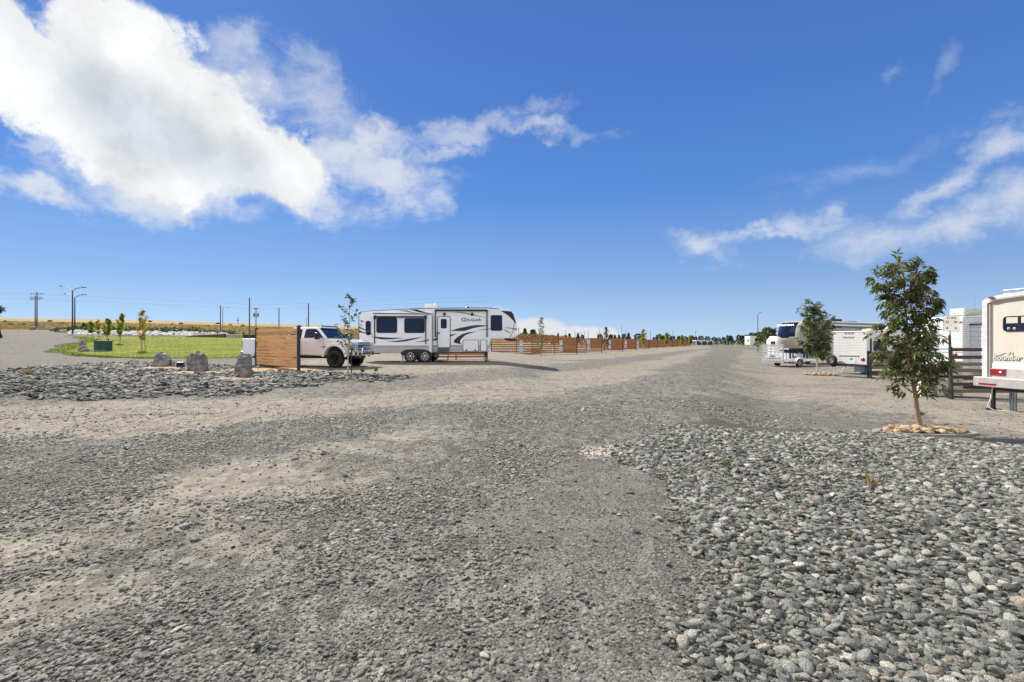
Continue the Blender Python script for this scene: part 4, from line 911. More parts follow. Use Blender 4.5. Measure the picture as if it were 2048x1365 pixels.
m = MB(); m.lathe([(.42, 0), (.38, .10), (.001, .16)], (1.8, 1.2, zt+.03), 'z', 14); m.build('roof_vent', mat('yellow_green_cover', (.55, .58, .25), .6), t)
m = MB(); m.box((3.4, 1.2, zt+.18), (.9, .7, .28)); m.build('air_conditioner', WHITE2, t, bevel=.04)

# --- fifth wheel with rounded champagne cap
A0 = np.array((25.95, 47.2)); B0 = np.array((26.77, 44.95)); zg = tz(27, 45.5)
t = frame(A0, B0, zg, 'fifth_wheel_caravan', 'taupe and cream fifth-wheel caravan with rounded nose and dark window, behind the flatbed trailer', 'caravan', GR)
WM = 2.40
CAPC = mat('champagne_cap', (.42, .38, .30), .3, var=.05, coat=.4); CAPL = mat('pale_cap_trim', (.60, .57, .50), .3, coat=.4); OLIVE = mat('olive_grey_side', (.26, .28, .26), .4, var=.04)
prof = crv([(.15, 1.52), (-.10, 1.62), (-.42, 2.0), (-.58, 2.6), (-.55, 3.15), (-.30, 3.72), (.15, 4.02), (.9, 4.12)], 5); NP = len(prof); NY = 20
vs = []; fs = []; mis = []
def capx(i, yy): x, z = prof[i]; w_ = abs(2*yy/WM-1); return x+.50*w_**2.6*(1-(max(0, x-.15)/.8)), z
for i in range(NP):
    for j in range(NY+1): yy = WM*j/NY; x, z = capx(i, yy); vs.append((x, yy, z))
for i in range(NP-1):
    for j in range(NY):
        a = i*(NY+1)+j; fs.append((a, a+1, a+NY+2, a+NY+1)); z = (prof[i][1]+prof[i+1][1])/2; yy = (j+.5)/NY; w_ = abs(2*yy-1)
        zlow = 2.72-.28*(1-w_); dark = w_ < .80-.12*max(0, (3.0-z)) and zlow < z < 3.96
        rim_ = (w_ < .9 and zlow-.14 < z < 4.03) and not dark
        lowd = (1.95 < z < 2.25 and .12 < w_ < .7)
        mis.append(2 if dark else 1 if rim_ else 3 if lowd and (i % 2) else 0)
m = MB(); m.v = vs; m.f = fs; m.mi = mis; m.sm = [True]*len(fs)
m.build('nose_cap', [CAPC, CAPL, GLASS, mat('cap_shadow_band', (.40, .35, .27), .35)], t)
sidep = [(.62, 1.52)]+[(capx(i, 0)[0], prof[i][1]) for i in range(2, NP-1)]+[(.9, 4.12), (10.6, 4.0), (10.6, .62), (3.0, .62), (2.55, 1.5)]
m = MB(); m.prism(sidep, .0, WM); m.build('body', [OLIVE], t)
m = MB(); m.bb(.5, 2.6, .1, WM-.1, 1.46, 1.53); m.prism([(2.45, 1.5), (3.0, .66), (6.0, .66), (6.0, 1.5)], -.008, 0); m.build('lower_panel', mat('bronze_lower_panel', (.20, .175, .14), .35, coat=.3), t)
m = MB(); m.tube([(.5, -.03, 4.06), (10.6, -.03, 3.96)], .07, 8); m.tube([(4.0, -.14, 3.72), (10.2, -.14, 3.64)], .09, 8); m.build('awning', WHITE2, t)
for (x0, z0, x1, z1) in ((1.2, 2.6, 1.9, 3.4), (4.2, 2.7, 5.5, 3.55)): window(t, x0, z0, x1, z1, 0, -1, .06)
m = MB(); m.bb(3.3, 6.8, -.5, 0, 1.0, 3.45); m.build('slide_out', mat('grey_slide', (.30, .29, .29), .4), t, bevel=.03)
text_part('name_lettering', "MONTANA", .27, (-.40, WM/2, 3.70), (R(56), 0, R(-90)), WHITE2, t, sx=1.35, offset=.004)
m = MB(); m.box((6.0, 1.2, 4.22), (1.5, .8, .32)); m.build('air_conditioner', BLACK, t, bevel=.10)
m = MB(); m.box((8.3, 1.2, 4.12), (1.2, .6, .12)); m.build('roof_vent', BLACK, t)
for x in (1.1, 1.5): m = MB(); m.bb(x-.06, x+.06, .4, .52, 0, 1.5); m.bb(x-.06, x+.06, 1.9, 2.02, 0, 1.5); m.each('leg', BLACK, t)
m = MB(); m.prism([(.9, 1.5), (1.3, 1.1), (2.0, 1.05), (2.4, 1.5)], .9, 1.5); m.build('pin_box', BLACK, t)
for x in (7.2, 8.1): wheel(t, x, .12, .38, .38, .22, -1)

# --- flatbed utility trailer with white ramp gate
n0 = np.array((24.35, 41.0)); hd = np.array((-.94, -.34)); pr_ = np.array((-.34, .94)); zg = tz(24.3, 41)
t = empty('utility_trailer', (n0[0], n0[1], zg), math.atan2(hd[1], hd[0]), 'low flatbed utility trailer with tall white slatted ramp gate raised at its end', 'trailer', None)
# local x = towards the gate, y: near side is -? (left of heading)
ny = 1 if True else -1   # heading points left, its left hand side is away? compute below
def loc(px, py, D): return None
WU = 2.05; sgn = -1
wheel(t, 0, 0, .33, .33, .2, 1, spokes=5); wheel(t, 0, -WU-.1, .33, .33, .2, -1, spokes=5)
m = MB(); m.bb(-3.2, 1.75, -WU, -.05, .48, .58); m.build('deck', mat('grey_deck_planks', (.30, .29, .28), .8, var=.3), t)
m = MB(); m.bb(-3.2, 1.8, -.12, -.04, .46, .62); m.bb(-3.2, 1.8, -WU-.02, -WU+.06, .46, .62); m.tube([(-3.2, -.1, .52), (-4.6, -WU/2, .52)], .05, 6); m.tube([(-3.2, -WU, .52), (-4.6, -WU/2, .52)], .05, 6); m.build('frame', WHITE2, t)
m = MB(); m.prism(arch(0, .33, .42, 0, 180, 10)+arch(0, .33, .47, 180, 0, 10), -.1, .12); m.build('mudguard', WHITE2, t)
gt = MB()
for k in range(6): z0 = .50+k*.235; gt.bb(1.78, 1.82, -WU-.02, -.02, z0, z0+(.17 if k > 2 else .10))
for k in range(6): y = -WU-.02+k*(WU)/5; gt.bb(1.74, 1.78, y-.03, y+.03, .36, 1.92)
gt.bb(1.74, 1.84, -WU-.05, 0.01, 1.88, 1.94); gt.bb(1.74, 1.84, -WU-.05, 0.01, .36, .44); gt.build('ramp_gate', mat('gate_white', (.44, .44, .45), .5), t)
m = MB(); m.bb(-1.9, -1.0, -1.6, -.8, .6, .72); m.tube([(1.2, -.2, .6), (1.2, -.2, 1.2), (1.9, -.2, 1.2), (1.9, -.2, .6)], .03, 6); m.tube([(1.2, -1.8, .6), (1.2, -1.8, 1.2)], .03, 6); m.build('rack', STEEL, t)
t = empty('parked_car', (27.9, 48.6, tz(26, 47)), R(110), 'white car half hidden under the nose of the taupe caravan', 'car', None)
m = MB(); m.prism([(-2.2, .3), (-2.25, .9), (-1.9, 1.0), (-1.5, 1.42), (.3, 1.45), (1.0, 1.0), (2.1, .85), (2.2, .35)]+arch(1.35, .33, .38, 0, 180, 6)+arch(-1.35, .33, .38, 0, 180, 6), -.85, .85); m.build('body', TRUCKW, t, bevel=.05)
for x in (-1.35, 1.35): wheel(t, x, .8, .33, .33, .2, 1); wheel(t, x, -.8, .33, .33, .2, -1)
m = MB(); m.prism([(-1.75, 1.02), (-1.4, 1.36), (.2, 1.38), (.75, 1.02)], -.862, .862); m.build('window', GLASS, t)

# --- white caravan further back (between), and small far trailer
t = empty('white_caravan', (31.2, 56.5, tz(31, 56)), R(-2), 'white caravan with a dark side window, partly hidden behind the taupe caravan nose', 'caravan', GR)
m = MB(); m.prism([(-.3, .7), (-.3, 2.2), (0.1, 2.75), (6, 2.85), (6, .7)], 0, 2.4); m.build('body', WHITE2, t, bevel=.03); window(t, .3, 1.5, 1.6, 2.1, 0, -1); window(t, .25, 1.5, 1.3, 2.15, -.3, -1, plane='yz')
wheel(t, 3, .1, .35, .35, .2, -1); wheel(t, 3.8, .1, .35, .35, .2, -1)
xf = (1500-1024)/F*88
t = empty('white_caravan', (xf, 88, hz_at(1500, 694.5, 88)), R(8), 'small white box trailer far down the lot, left of the light pole', 'caravan', GR)
m = MB(); m.prism([(0, .35), (0, 1.85), (.1, 1.95), (4.5, 1.95), (4.5, .35)], 0, 1.6); m.build('body', WHITE2, t, bevel=.03); wheel(t, 1.6, .1, .3, .3, .18, -1); window(t, 1.0, 1.0, 2.0, 1.5, 0, -1)
m = MB(); m.bb(-.02, 0, .3, .8, .9, 1.4); m.build('window', mat('pale_blue_window', (.15, .32, .5), .2), t)

# --- white trailer with slide-out behind the sign
A, B = (19.95, 23.55), (20.75, 21.6)
A = (.8435*24.2, 24.2); B = (.9328*22.0, 22.0); fT = Face(A, B); zg = tz(20.5, 22)
t = frame(A, B, zg, 'travel_trailer', 'ribbed white trailer with red marker lights and shaded bluish side, behind the site sign', 'caravan', GR)
def Tt(px, py): s_, z = fT(px, py); return fT.L-s_, z-zg
WT = fT.L; zt = Tt(1900, 634)[1]
m = MB(); m.prism([(0, .55), (0, zt-.05), (.08, zt), (4, zt+.1), (8, zt), (8, .55)], 0, WT); m.build('body', SID, t, bevel=.03)
for px, py in ((1849, 646), (1920, 645)):
    y, z = Tt(px, py); m = MB(); m.box((-.02, y, z), (.03, .16, .05)); m.build('marker_light', RED, t)
y, z = Tt(1910, 711); m = MB(); m.lathe([(.001, -.04), (.10, -.03), (.12, 0)], (0, y, z), 'x', 12); m.build('tail_light', RED, t)
PALEG = mat('pale_green_glass', (.30, .42, .40), .15, spec=.6)
(y1, z1), (y0, z0) = Tt(1846, 660), Tt(1876, 694); wo = MB(); wo.bb(-.02, 0, y0-.04, y1+.04, z0-.04, z1+.04); wo = wo.build('window', WHITE2, t); m = MB(); m.bb(-.03, -.01, y0, y1, z0, z1); m.build('glass', PALEG, wo)
m = MB(); zz_ = Tt(1900, 699)[1]; m.bb(-.006, 0, 0, WT, zz_-.03, zz_+.03); zz2 = Tt(1900, 706)[1]; m.bb(-.006, 0, 0, WT, zz2-.015, zz2+.015); m.each('stripe', mat('teal_stripe', (.10, .30, .33), .4), t)
SIDE = siding('ribbed_shade_tinted_siding', (.66, .69, .74), .2, .03)  # white siding with the bluish tone of its shaded side put into the colour
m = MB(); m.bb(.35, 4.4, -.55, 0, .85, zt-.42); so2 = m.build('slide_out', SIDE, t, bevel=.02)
m = MB(); m.bb(.3, 4.45, -.62, 0, zt-.42, zt-.36); m.build('slide_awning', BLACK, so2)
m = MB(); m.box((1.3, WT/2, zt+.24), (.95, .75, .34)); m.build('air_conditioner', mat('weathered_ac', (.42, .46, .42), .8, var=.3, nscale=14), t, bevel=.03)
m = MB(); m.tube([(.1, WT*.3, zt+.04), (.2, WT*.3, zt+.16), (1.6, WT*.3, zt+.16)], .012, 5); m.tube([(.9, WT*.1, zt+.04), (.75, WT*.1, zt+1.0)], .006, 4); m.build('roof_rail', STEEL, t)
for x in (3.4, 4.3): wheel(t, x, .12, .36, .36, .22, -1)
m = MB(); m.bb(.1, 7.8, .3, .4, .42, .55); m.bb(.1, 7.8, WT-.4, WT-.3, .42, .55); m.bb(-.1, 0, 0.05, WT-.05, .42, .54); m.build('chassis', BLACK, t)

# --- cream motorhome at the right edge
A = (.9762*13.95, 13.95); th = R(7); B = (A[0]+2.45*math.sin(th), A[1]-2.45*math.cos(th)); fB = Face(A, B); zg = tz(*A)
t = frame(A, B, zg, 'motorhome', 'cream motorhome at the right edge with its rear wall, window and red lamp in view', 'motorhome', GR)
def Bd(px, py): s_, z = fB(px, py); return fB.L-s_, z-zg
WB = fB.L
zc = Bd(1969, 603)[1]; zl = Bd(2000, 775)[1]
# rear wall outline in (y,z): arched roof
ro = [(WB, zl+.25), (WB, zc-.04), (WB-.06, zc+.01), (WB-.35, zc+.09), (WB/2, zc+.16), (.35, zc+.09), (.06, zc+.01), (0, zc-.04), (0, zl+.25)]
m = MB(); m.prism(ro, 0, 7.5, plane='yz'); m.build('body', [CREAM], t, bevel=.02)
# white moulded corner frame and roof edge
m = MB(); m.prism([(WB+.01, zl+.2), (WB+.01, zc), (WB-.05, zc+.05), (WB-.35, zc+.13), (WB/2, zc+.20), (.35, zc+.13), (.0, zc+.02), (0, zl+.2), (.11, zl+.2), (.11, zc-.08), (.4, zc+.0), (WB/2, zc+.07), (WB-.4, zc+.0), (WB-.12, zc-.08), (WB-.12, zl+.2)], -.05, .02, plane='yz'); m.build('corner_frame', mat('frame_white', (.60, .59, .57), .4), t)
m = MB(); m.prism([(WB-.13, zl+.22), (WB-.13, zc-.09), (WB-.19, zc-.11), (WB-.19, zl+.22)], -.03, 0, plane='yz')
m.prism([(WB-.2, zc-.00), (WB-.45, zc+.045), (WB/2, zc+.10), (WB/2, zc+.055), (WB-.45, zc-.0), (WB-.2, zc-.05)], -.065, -.03, plane='yz'); m.each('brown_trim', TAN, t)
y, z = Bd(1987, 596.5); m = MB(); m.box((-.08, y, z+.0), (.05, .10, .05)); m.build('marker_light', RED, t)
(yb, za), (ya, zb_) = Bd(2009, 662), Bd(2105, 632)
window(t, ya, za, yb, zb_, 0, -1, .07, .03, plane='yz', split=Bd(2041, 650)[0])
m = MB(); (y0, z0), (y1, z1) = Bd(2037, 647), Bd(2014, 636); m.bb(-.026, -.022, y0, y1, z0, z1); (y2, _), (y3, _) = Bd(2070, 647), Bd(2044, 636); m.bb(-.026, -.022, y2, y3, z0, z1); m.each('window_blind', mat('beige_blind', (.55, .50, .40), .8, var=.2, nscale=60), t)
for px in (2019, 2030.5): 
    y, z = Bd(px, 658); m = MB(); m.lathe([(.026, -.027), (.036, -.027), (.036, -.022), (.026, -.022)], (0, y, z), 'x', 14); m.bb(-.027, -.022, y-.016, y+.016, z-.008, z+.002); m.build('round_sticker', WHITE2, t)
GOLD = mat('gold_stripe', (.60, .42, .18), .4)
for (pa, pb) in (((1979, 609.5), (2048, 600)), ((1979, 714.5), (1990, 714.5)), ((2040, 715.5), (2060, 715.8))):
    (y0, z0), (y1, z1) = Bd(*pa), Bd(*pb); m = MB(); m.prism([(y0, z0-.008), (y0, z0+.008), (y1, z1+.008), (y1, z1-.008)], -.006, 0, plane='yz'); m.build('stripe', GOLD, t)
m = MB(); z0 = Bd(1980, 727)[1]; m.bb(-.010, 0, .12, WB-.2, zl+.22, z0); m.build('lower_panel', WHITE2, t)
m = MB(); z1 = Bd(1980, 737)[1]; m.bb(-.016, 0, .12, WB-.2, zl+.22, z1); m.build('bumper_panel', mat('warm_grey_panel', (.42, .385, .375), .45), t)
y, z = Bd(2014, 717); text_part('name_lettering', "Bounder", .175, (-.012, y, z), (R(90), 0, R(-90)), MIDGREY, t, sx=1.12, offset=.010, ext=.003); text_part('lettering_face', "Bounder", .175, (-.018, y, z), (R(90), 0, R(-90)), WHITE2, t, sx=1.12, ext=.003)
m = MB(); m.prism([Bd(1990, 709), Bd(1998, 713), Bd(2006, 710), Bd(2013, 706), Bd(2006, 708.4), Bd(1998, 711.3)], -.008, 0, plane='yz'); m.build('swoosh', MIDGREY, t)
m = MB(); m.prism([Bd(2014, 710), Bd(2018, 712), Bd(2022, 706), Bd(2026, 711), Bd(2027, 705), Bd(2024, 707), Bd(2021, 704), Bd(2018, 707)], -.008, 0, plane='yz'); m.build('leaf_emblem', mat('pale_green_emblem', (.38, .42, .22), .5), t)
(yb, za), (ya, zb_) = Bd(1981, 751), Bd(2012.5, 738.5)
m = MB(); m.bb(-.035, 0, ya, yb, za, zb_); tl_ = m.build('tail_light', mat('lamp_surround', (.18, .13, .11), .4), t, bevel=.01)
m = MB(); m.bb(-.045, -.03, ya+.02, yb-.02, za+.018, zb_-.018); m.build('red_lens', RED, tl_, bevel=.008); m = MB(); yy, zz_ = Bd(2003.5, 745); m.box((-.047, yy, zz_), (.01, .055, .045)); m.build('reversing_lens', WHITE2, tl_)
# bumper
(yb, zbt), (_, zbb) = Bd(1955, 755), Bd(1955, 769)
m = MB(); m.bb(-.30, -.02, .02, WB+.05, zl+.0, zl+.27); m.build('bumper', mat('grey_bumper_moulding', (.38, .355, .355), .4), t, bevel=.02)
m = MB(); m.bb(-.305, -.30, WB-.55, WB-.1, zl+.05, zl+.10); m.build('reflector', RED, t)
m = MB(); m.bb(-.0, .1, .2, WB-.2, zl-.10, zl-.02); m.bb(.1, 7, .5, .6, zl-.1, zl+.1); m.bb(.1, 7, WB-.6, WB-.5, zl-.1, zl+.1); m.build('chassis', BLACK, t)
PVC = mat('white_pvc', (.7, .7, .68), .4)
for px in (1984,):
    y = Bd(px, 770)[0]-.0; m = MB(); m.bb(.0, .08, y-.035, y+.035, .06, zl); m.bb(-.06, .18, y-.12, y+.12, 0, .06); m.build('jack', BLACK, t)
y = Bd(1986.5, 770)[0]; m = MB(); m.tube([(-.02, y, zl-.02), (-.05, y+.02, .35), (-.1, y+.06, .12), (-.06, y-.04, .03), (.2, y-.5, .02), (.6, y-1.6, .02)], .018, 8); m.build('hose', PVC, t)
m = MB()
for px in (2004, 2009.5, 2015): y = Bd(px, 770)[0]; m.bb(.25, .28, y-.018, y+.018, 0.0, zl)
m.each('steel_leg', STEEL, t)
wheel(t, 2.2, WB-.15, .40, .40, .28, 1, rimmat=WHITE2); wheel(t, 2.2, .15, .40, .40, .28, -1, rimmat=WHITE2)
m = MB(); ry_ = lambda px: Bd(px, 590)[0]
zr = zc+.12
pts = [(.25, WB-.45, zr), (.25, WB-.45, zr+.24)]; m.tube([(.25, WB-.30, zr-.05), (.25, WB-.30, zr+.16)], .012, 6); m.tube([(.25, WB-.95, zr+.0), (.25, WB-.95, zr+.16)], .012, 6); m.tube([(.25, WB-.30, zr+.16), (.25, .4, zr+.16)], .012, 6); m.tube([(.25, WB-.30, zr+.06), (.25, .4, zr+.06)], .008, 6); m.tube([(.25, WB-.30, zr+.16), (1.6, WB-.30, zr+.16)], .012, 6); m.build('roof_rack', STEEL, t)

# --- site sign, posts, dark slat fences
pb = hit(1905.5, 800); D = pb[1]
sg = empty('site_sign', (pb[0], D, pb[2]), 0, 'white RV SITE 33 34 sign with green arrows on a dark post beside the motorhome', 'sign', 'site signs')
def L2(px, py, D=D): return (px-1024)/F*D-pb[0], CH+(HZ-py)/F*D-pb[2]
x0, z0 = L2(1884.5, 663.5); x1, z1 = L2(1916.5, 632.5)
m = MB(); xa, za = L2(1899, 671); xb, zb_ = L2(1905.5, 800); m.tube([(xb, 0, -.2), (xa, 0, za)], .042, 12); m.build('post', POST, sg)
m = MB(); m.tube([((xa*.6+xb*.4)+.07, .05, -.1+.3), (xa+.06, .05, za-.16)], .028, 10); m.tube([(xa+.02, -.0, za-.5), (xa+.02, 0, z0+.05)], .016, 8); m.build('support_rod', POST, sg)
m = MB(); m.prism(rr(x0, z0, x1, z1, .015), -.05, -.042); pl_ = m.build('sign_panel', mat('sign_green', (.01, .22, .10), .5), sg)
m = MB(); m.prism(rr(x0+.008, z0+.008, x1-.008, z1-.008, .012), -.052, -.05); m.build('sign_face', mat('sign_white', (.80, .82, .78), .4), pl_)
SGR = mat('sign_arrow_green', (.01, .28, .12), .5); SOR = mat('sign_red', (.30, .045, .015), .5)
cx = (x0+x1)/2; hh = z1-z0; ww = x1-x0
text_part('lettering', "RV SITE", .105, (cx, -.0535, z1-hh*.16), (R(90), 0, 0), SOR, pl_, ext=.001, offset=.004)
text_part('lettering', "33", .125, (cx-ww*.25, -.0535, z1-hh*.42), (R(90), 0, 0), SOR, pl_, ext=.001, offset=.004, sx=1.1); text_part('lettering', "34", .125, (cx+ww*.25, -.0535, z1-hh*.42), (R(90), 0, 0), SOR, pl_, ext=.001, offset=.004, sx=1.1)
m = MB(); m.bb(cx-.002, cx+.002, -.0535, -.052, z0+hh*.08, z1-hh*.28); m.build('divider', SGR, pl_)
for s_ in (-1, 1):
    ax = cx+s_*ww*.25; az_ = z0+hh*.2; q = [(.07, 0), (.0, .05), (.0, .022), (-.05, .022), (-.035, 0), (-.05, -.022), (.0, -.022), (.0, -.05)]
    m = MB(); m.prism([(ax+s_*a, az_+b) for a, b in q], -.054, -.052); m.build('arrow', SGR, pl_)
p2 = hit(1738, 757)
def dark_fence(x0, D, x1, zb, z_tops, th, label, seed=0):
    t = empty('dark_slat_fence', (x0, D, zb), 0, label, 'fence', 'wooden fences of the caravan park'); m = MB()
    for k, z in enumerate(z_tops): m.bb(0, x1-x0, -.02-.003*(k % 2), .02, z-th, z)
    m.build('slats', WOODD, t)
    for x in (0, (x1-x0)*.5, x1-x0):
        m = MB(); m.bb(x-.045, x+.045, .022, .10, -.2, z_tops[0]+.04); m.build('post', POST, t)
    return t
D2 = D+.12; zb0 = pb[2]
tops = [hz_at(0, y, D2)-zb0 for y in (697, 712, 726, 738.5, 752, 766, 780)]
dark_fence((1904-1024)/F*D2, D2, (1904-1024)/F*D2+4.6, zb0, tops, .125, 'dark brown slatted fence between the site sign and the motorhome')
D3 = p2[1]; tops = [hz_at(0, y, D3)-p2[2] for y in (704, 714, 724, 733.5, 742.5)]
dark_fence(p2[0], D3, p2[0]+5.0, p2[2], tops, .16, 'dark brown slatted fence behind the nearest young tree')
t = empty('marker_post', tuple(p2), 0, 'dark upright steel post just left of the nearest young tree', 'post'); m = MB(); m.tube([(0, -.15, -.2), (0, -.15, hz_at(0, 679, D3)-p2[2])], .055, 12); m.build('shaft', POST, t); m = MB(); m.lathe([(.06, 0), (.05, .03), (.001, .04)], (0, -.15, hz_at(0, 679, D3)-p2[2]), 'z', 12); m.build('cap', POST, t)
# blue bin
pbn = hit(1737, 748); D = pbn[1]+.6; t = empty('storage_bin', (pbn[0]-.02, D, pbn[2]), 0, 'pale blue plastic bin on the ground beside the ribbed white trailer', 'bin')
m = MB(); h = (748-729)/F*D; m.prism([(-.24, 0), (-.27, h), (.27, h), (.24, 0)], -.22, .22); m.build('tub', mat('pale_blue_plastic', (.25, .42, .68), .5), t, bevel=.02); m = MB(); m.bb(-.29, .29, -.24, .24, h, h+.05); m.build('lid', mat('pale_blue_lid', (.40, .52, .70), .5), t, bevel=.01)
# barbecue cabinets
ENAM = mat('cream_enamel', (.62, .61, .57), .4, var=.05, dirt=.2)
pg = hit(1900, 794); D = pg[1]; k_ = D/F
t = empty('barbecue_cabinet', (pg[0], D, pg[2]), R(-4), 'tall cream barbecue cabinet with open black upper window and castors, left of the sign post', 'barbecue')
w2 = 25*k_; h = 71*k_
m = MB(); m.bb(-w2, w2, .0, .5, .06, h*.52); m.bb(-w2, -w2+.03, 0, .5, .06, h); m.bb(w2-.03, w2, 0, .5, .06, h); m.bb(-w2, w2, .46, .5, .06, h); m.bb(-w2-.02, w2+.02, -.02, .52, h-.05, h); m.bb(-w2, w2, -.01, .5, h*.60, h*.68); m.build('cabinet', ENAM, t)
m = MB(); m.bb(-w2+.03, w2-.03, .40, .45, h*.52, h-.05); m.build('dark_interior', BLACK, t)
for sx_ in (-1, 1): m = MB(); m.bb(sx_*.01, sx_*(w2-.02), -.015, 0, .10, h*.50); m.build('door', ENAM, t)
m = MB(); m.box((w2*.55, -.03, h*.45), (.03, .02, .08)); m.build('handle', BLACK, t)
for x in (-w2+.04, w2-.04):
    for y in (.05, .45): m = MB(); m.lathe([(.001, -.015), (.03, -.015), (.03, .015), (.001, .015)], (x, y, .03), 'y', 10); m.build('castor', WHITE2, t)
pg = hit(1858, 793); D = pg[1]; k_ = D/F; w2 = 15*k_; h = 50*k_
t = empty('gas_grill', (pg[0], D, pg[2]), R(-4), 'small white gas grill with black lid and louvred front, left of the cream barbecue cabinet', 'barbecue')
m = MB(); m.bb(-w2, w2, 0, .45, .05, h*.66)
for k in range(3): m.bb(-w2+.04, w2-.04, -.008, 0, .12+k*.09, .16+k*.09)
m.bb(-w2-.01, -w2+.02, 0, .45, 0, h); m.bb(w2-.02, w2+.01, 0, .45, 0, h); m.build('cabinet', WHITE2, t)
m = MB(); m.bb(-w2-.12, w2+.16, -.03, .48, h*.80, h*.86); m.build('shelf', BLACK, t)
m = MB(); m.lathe([(.001, -w2), (.24, -w2), (.24, w2), (.001, w2)], (0, .22, h*.86), 'x', 18, a0=0, a1=math.pi); m.build('lid', BLACK, t)
m = MB(); m.tube([(-w2*.6, -.06, h*.95), (w2*.6, -.06, h*.95)], .012, 6); m.build('handle', STEEL, t)
# ================================================================ VEGETATION
def leaf_arrays(P_, D_, N_, L_, W_):
    """folded leaves: base, left, tip, right"""
    D_ = D_/np.linalg.norm(D_, axis=1, keepdims=True); S_ = np.cross(D_, N_); S_ /= (np.linalg.norm(S_, axis=1, keepdims=True)+1e-9); U_ = np.cross(S_, D_)
    L = L_[:, None]; Wd = W_[:, None]
    v = np.stack([P_, P_+D_*L*.42+S_*Wd*.5+U_*Wd*.22, P_+D_*L-U_*L*.12, P_+D_*L*.42-S_*Wd*.5+U_*Wd*.22], 1).reshape(-1, 3)
    n = len(P_); b = np.arange(n)[:, None]*4; f = np.concatenate([b+[0, 1, 2], b+[0, 2, 3]], 1).reshape(-1, 3); return v, f
def leaves_obj(name, v, f, m_, parent):
    me = bpy.data.meshes.new(name); me.vertices.add(len(v)); me.vertices.foreach_set('co', v.astype(np.float32).ravel()); nf = len(f)
    me.loops.add(nf*3); me.loops.foreach_set('vertex_index', f.astype(np.int32).ravel()); me.polygons.add(nf); me.polygons.foreach_set('loop_start', np.arange(nf, dtype=np.int32)*3)
    me.update(calc_edges=True); me.materials.append(m_); o = bpy.data.objects.new(name, me); col.objects.link(o); o.parent = parent; return o
def tree(name, base, H, r_at, z0, nb, label, cat, leafm, barkm, seed=1, leafL=.1, leafW=.035, compound=False, nodes=8, lean=(0, 0), tr0=.04, group=None, ang=50, per=3, spread=.06, stakes=None, extra=None, leafname='crown', curve=.35, bend=0):
    r = np.random.RandomState(seed); t = empty(name, base, 0, label, cat, group)
    def trunk(z): k = z/H; return np.array([lean[0]*k+bend*math.sin(k*3.1), lean[1]*k, z])
    m = MB(); zs = np.linspace(-.15, H*.97, 14); m.tube([trunk(max(z, 0))+np.array([.012*H/3*math.sin(z*3.3+seed)*(z > .2), .01*H/3*math.cos(z*2.7+seed)*(z > .2), z-max(z, 0)]) for z in zs], [tr0*(1-.86*max(0, z)/H)*(1.25 if z < .05 else 1) for z in zs], 9)
    Pl, Dl, Nl, Ll, Wl = [], [], [], [], []
    def put(p, d, n, l, w_): Pl.append(p); Dl.append(d); Nl.append(n); Ll.append(l); Wl.append(w_)
    ga = r.uniform(0, 6.28)
    for i in range(nb):
        k = (i+.3*r.rand())/nb; zt_ = z0*H+(H*.99-z0*H)*k; ph = ga+i*2.4+r.normal(0, .25); Rr = r_at(zt_/H)*H*r.uniform(.72, 1.08)
        el = R(ang)*(1-.1*k)+r.normal(0, .12); up = np.array([math.cos(ph)*math.cos(el), math.sin(ph)*math.cos(el), math.sin(el)])
        zs_ = max(z0*H*.75, zt_-Rr*math.tan(el)*.75); p0 = trunk(zs_); Lb = Rr/max(.3, math.cos(el)); pts = []
        nseg = 6; p = p0.copy(); d = up.copy()
        for s_ in range(nseg+1):
            pts.append(p.copy()); d = d+np.array([0, 0, curve*.25*(1 if r.rand() < .7 else -.6)])+r.normal(0, .07, 3); d /= np.linalg.norm(d); p = p+d*Lb/nseg
        # keep within height
        pts = [q if q[2] < H else np.array([q[0], q[1], H-.02*r.rand()]) for q in pts]
        m.tube(pts, [tr0*.36*(1-.85*s_/nseg)*(1-.5*k)+.0022 for s_ in range(nseg+1)], 5)
        for nd in range(nodes):
            tt = .22+.80*nd/(nodes-1); ii_ = min(int(tt*nseg), nseg-1); fr = tt*nseg-ii_; q = pts[ii_]*(1-fr)+pts[ii_+1]*fr; bd = pts[ii_+1]-pts[ii_]; bd = bd/np.linalg.norm(bd)
            for sd_ in range(2 if compound else per):
                az_ = r.uniform(0, 6.28); side = np.cross(bd, [math.cos(az_), math.sin(az_), .3]); side /= np.linalg.norm(side)
                if compound:
                    ax = bd*.45+side*.9+np.array([0, 0, .12]); ax /= np.linalg.norm(ax); rl = r.uniform(.12, .20)*H/3; c = q.copy(); nrm = np.array([0, 0, 1.])+r.normal(0, .35, 3)
                    rp = [c.copy()]
                    for j in range(4):
                        c = c+ax*rl/4; ax = ax+np.array([0, 0, -.14]); ax /= np.linalg.norm(ax); rp.append(c.copy()); sv_ = np.cross(ax, nrm); sv_ /= np.linalg.norm(sv_)
                        if j >= 1:
                            for sg_ in (-1, 1): put(c, ax*.62+sv_*sg_*.75+np.array([0, 0, -.28])+r.normal(0, .12, 3), nrm+r.normal(0, .2, 3), leafL*r.uniform(.75, 1.15), leafW*r.uniform(.8, 1.2))
                    put(c, ax+np.array([0, 0, -.25]), nrm, leafL*r.uniform(.9, 1.3), leafW)
                    m.tube(rp[::2], .0022, 3, cap=False)
                else:
                    ax = bd*.4+side+np.array([0, 0, -.15]); put(q+r.normal(0, spread*H*.3, 3), ax, np.array([0, 0, 1.])+r.normal(0, .6, 3), leafL*r.uniform(.7, 1.25), leafW*r.uniform(.8, 1.2))
    m.build('trunk', barkm, t)
    v, f = leaf_arrays(np.array(Pl), np.array(Dl), np.array(Nl), np.array(Ll), np.array(Wl)); leaves_obj(leafname, v, f, leafm, t)
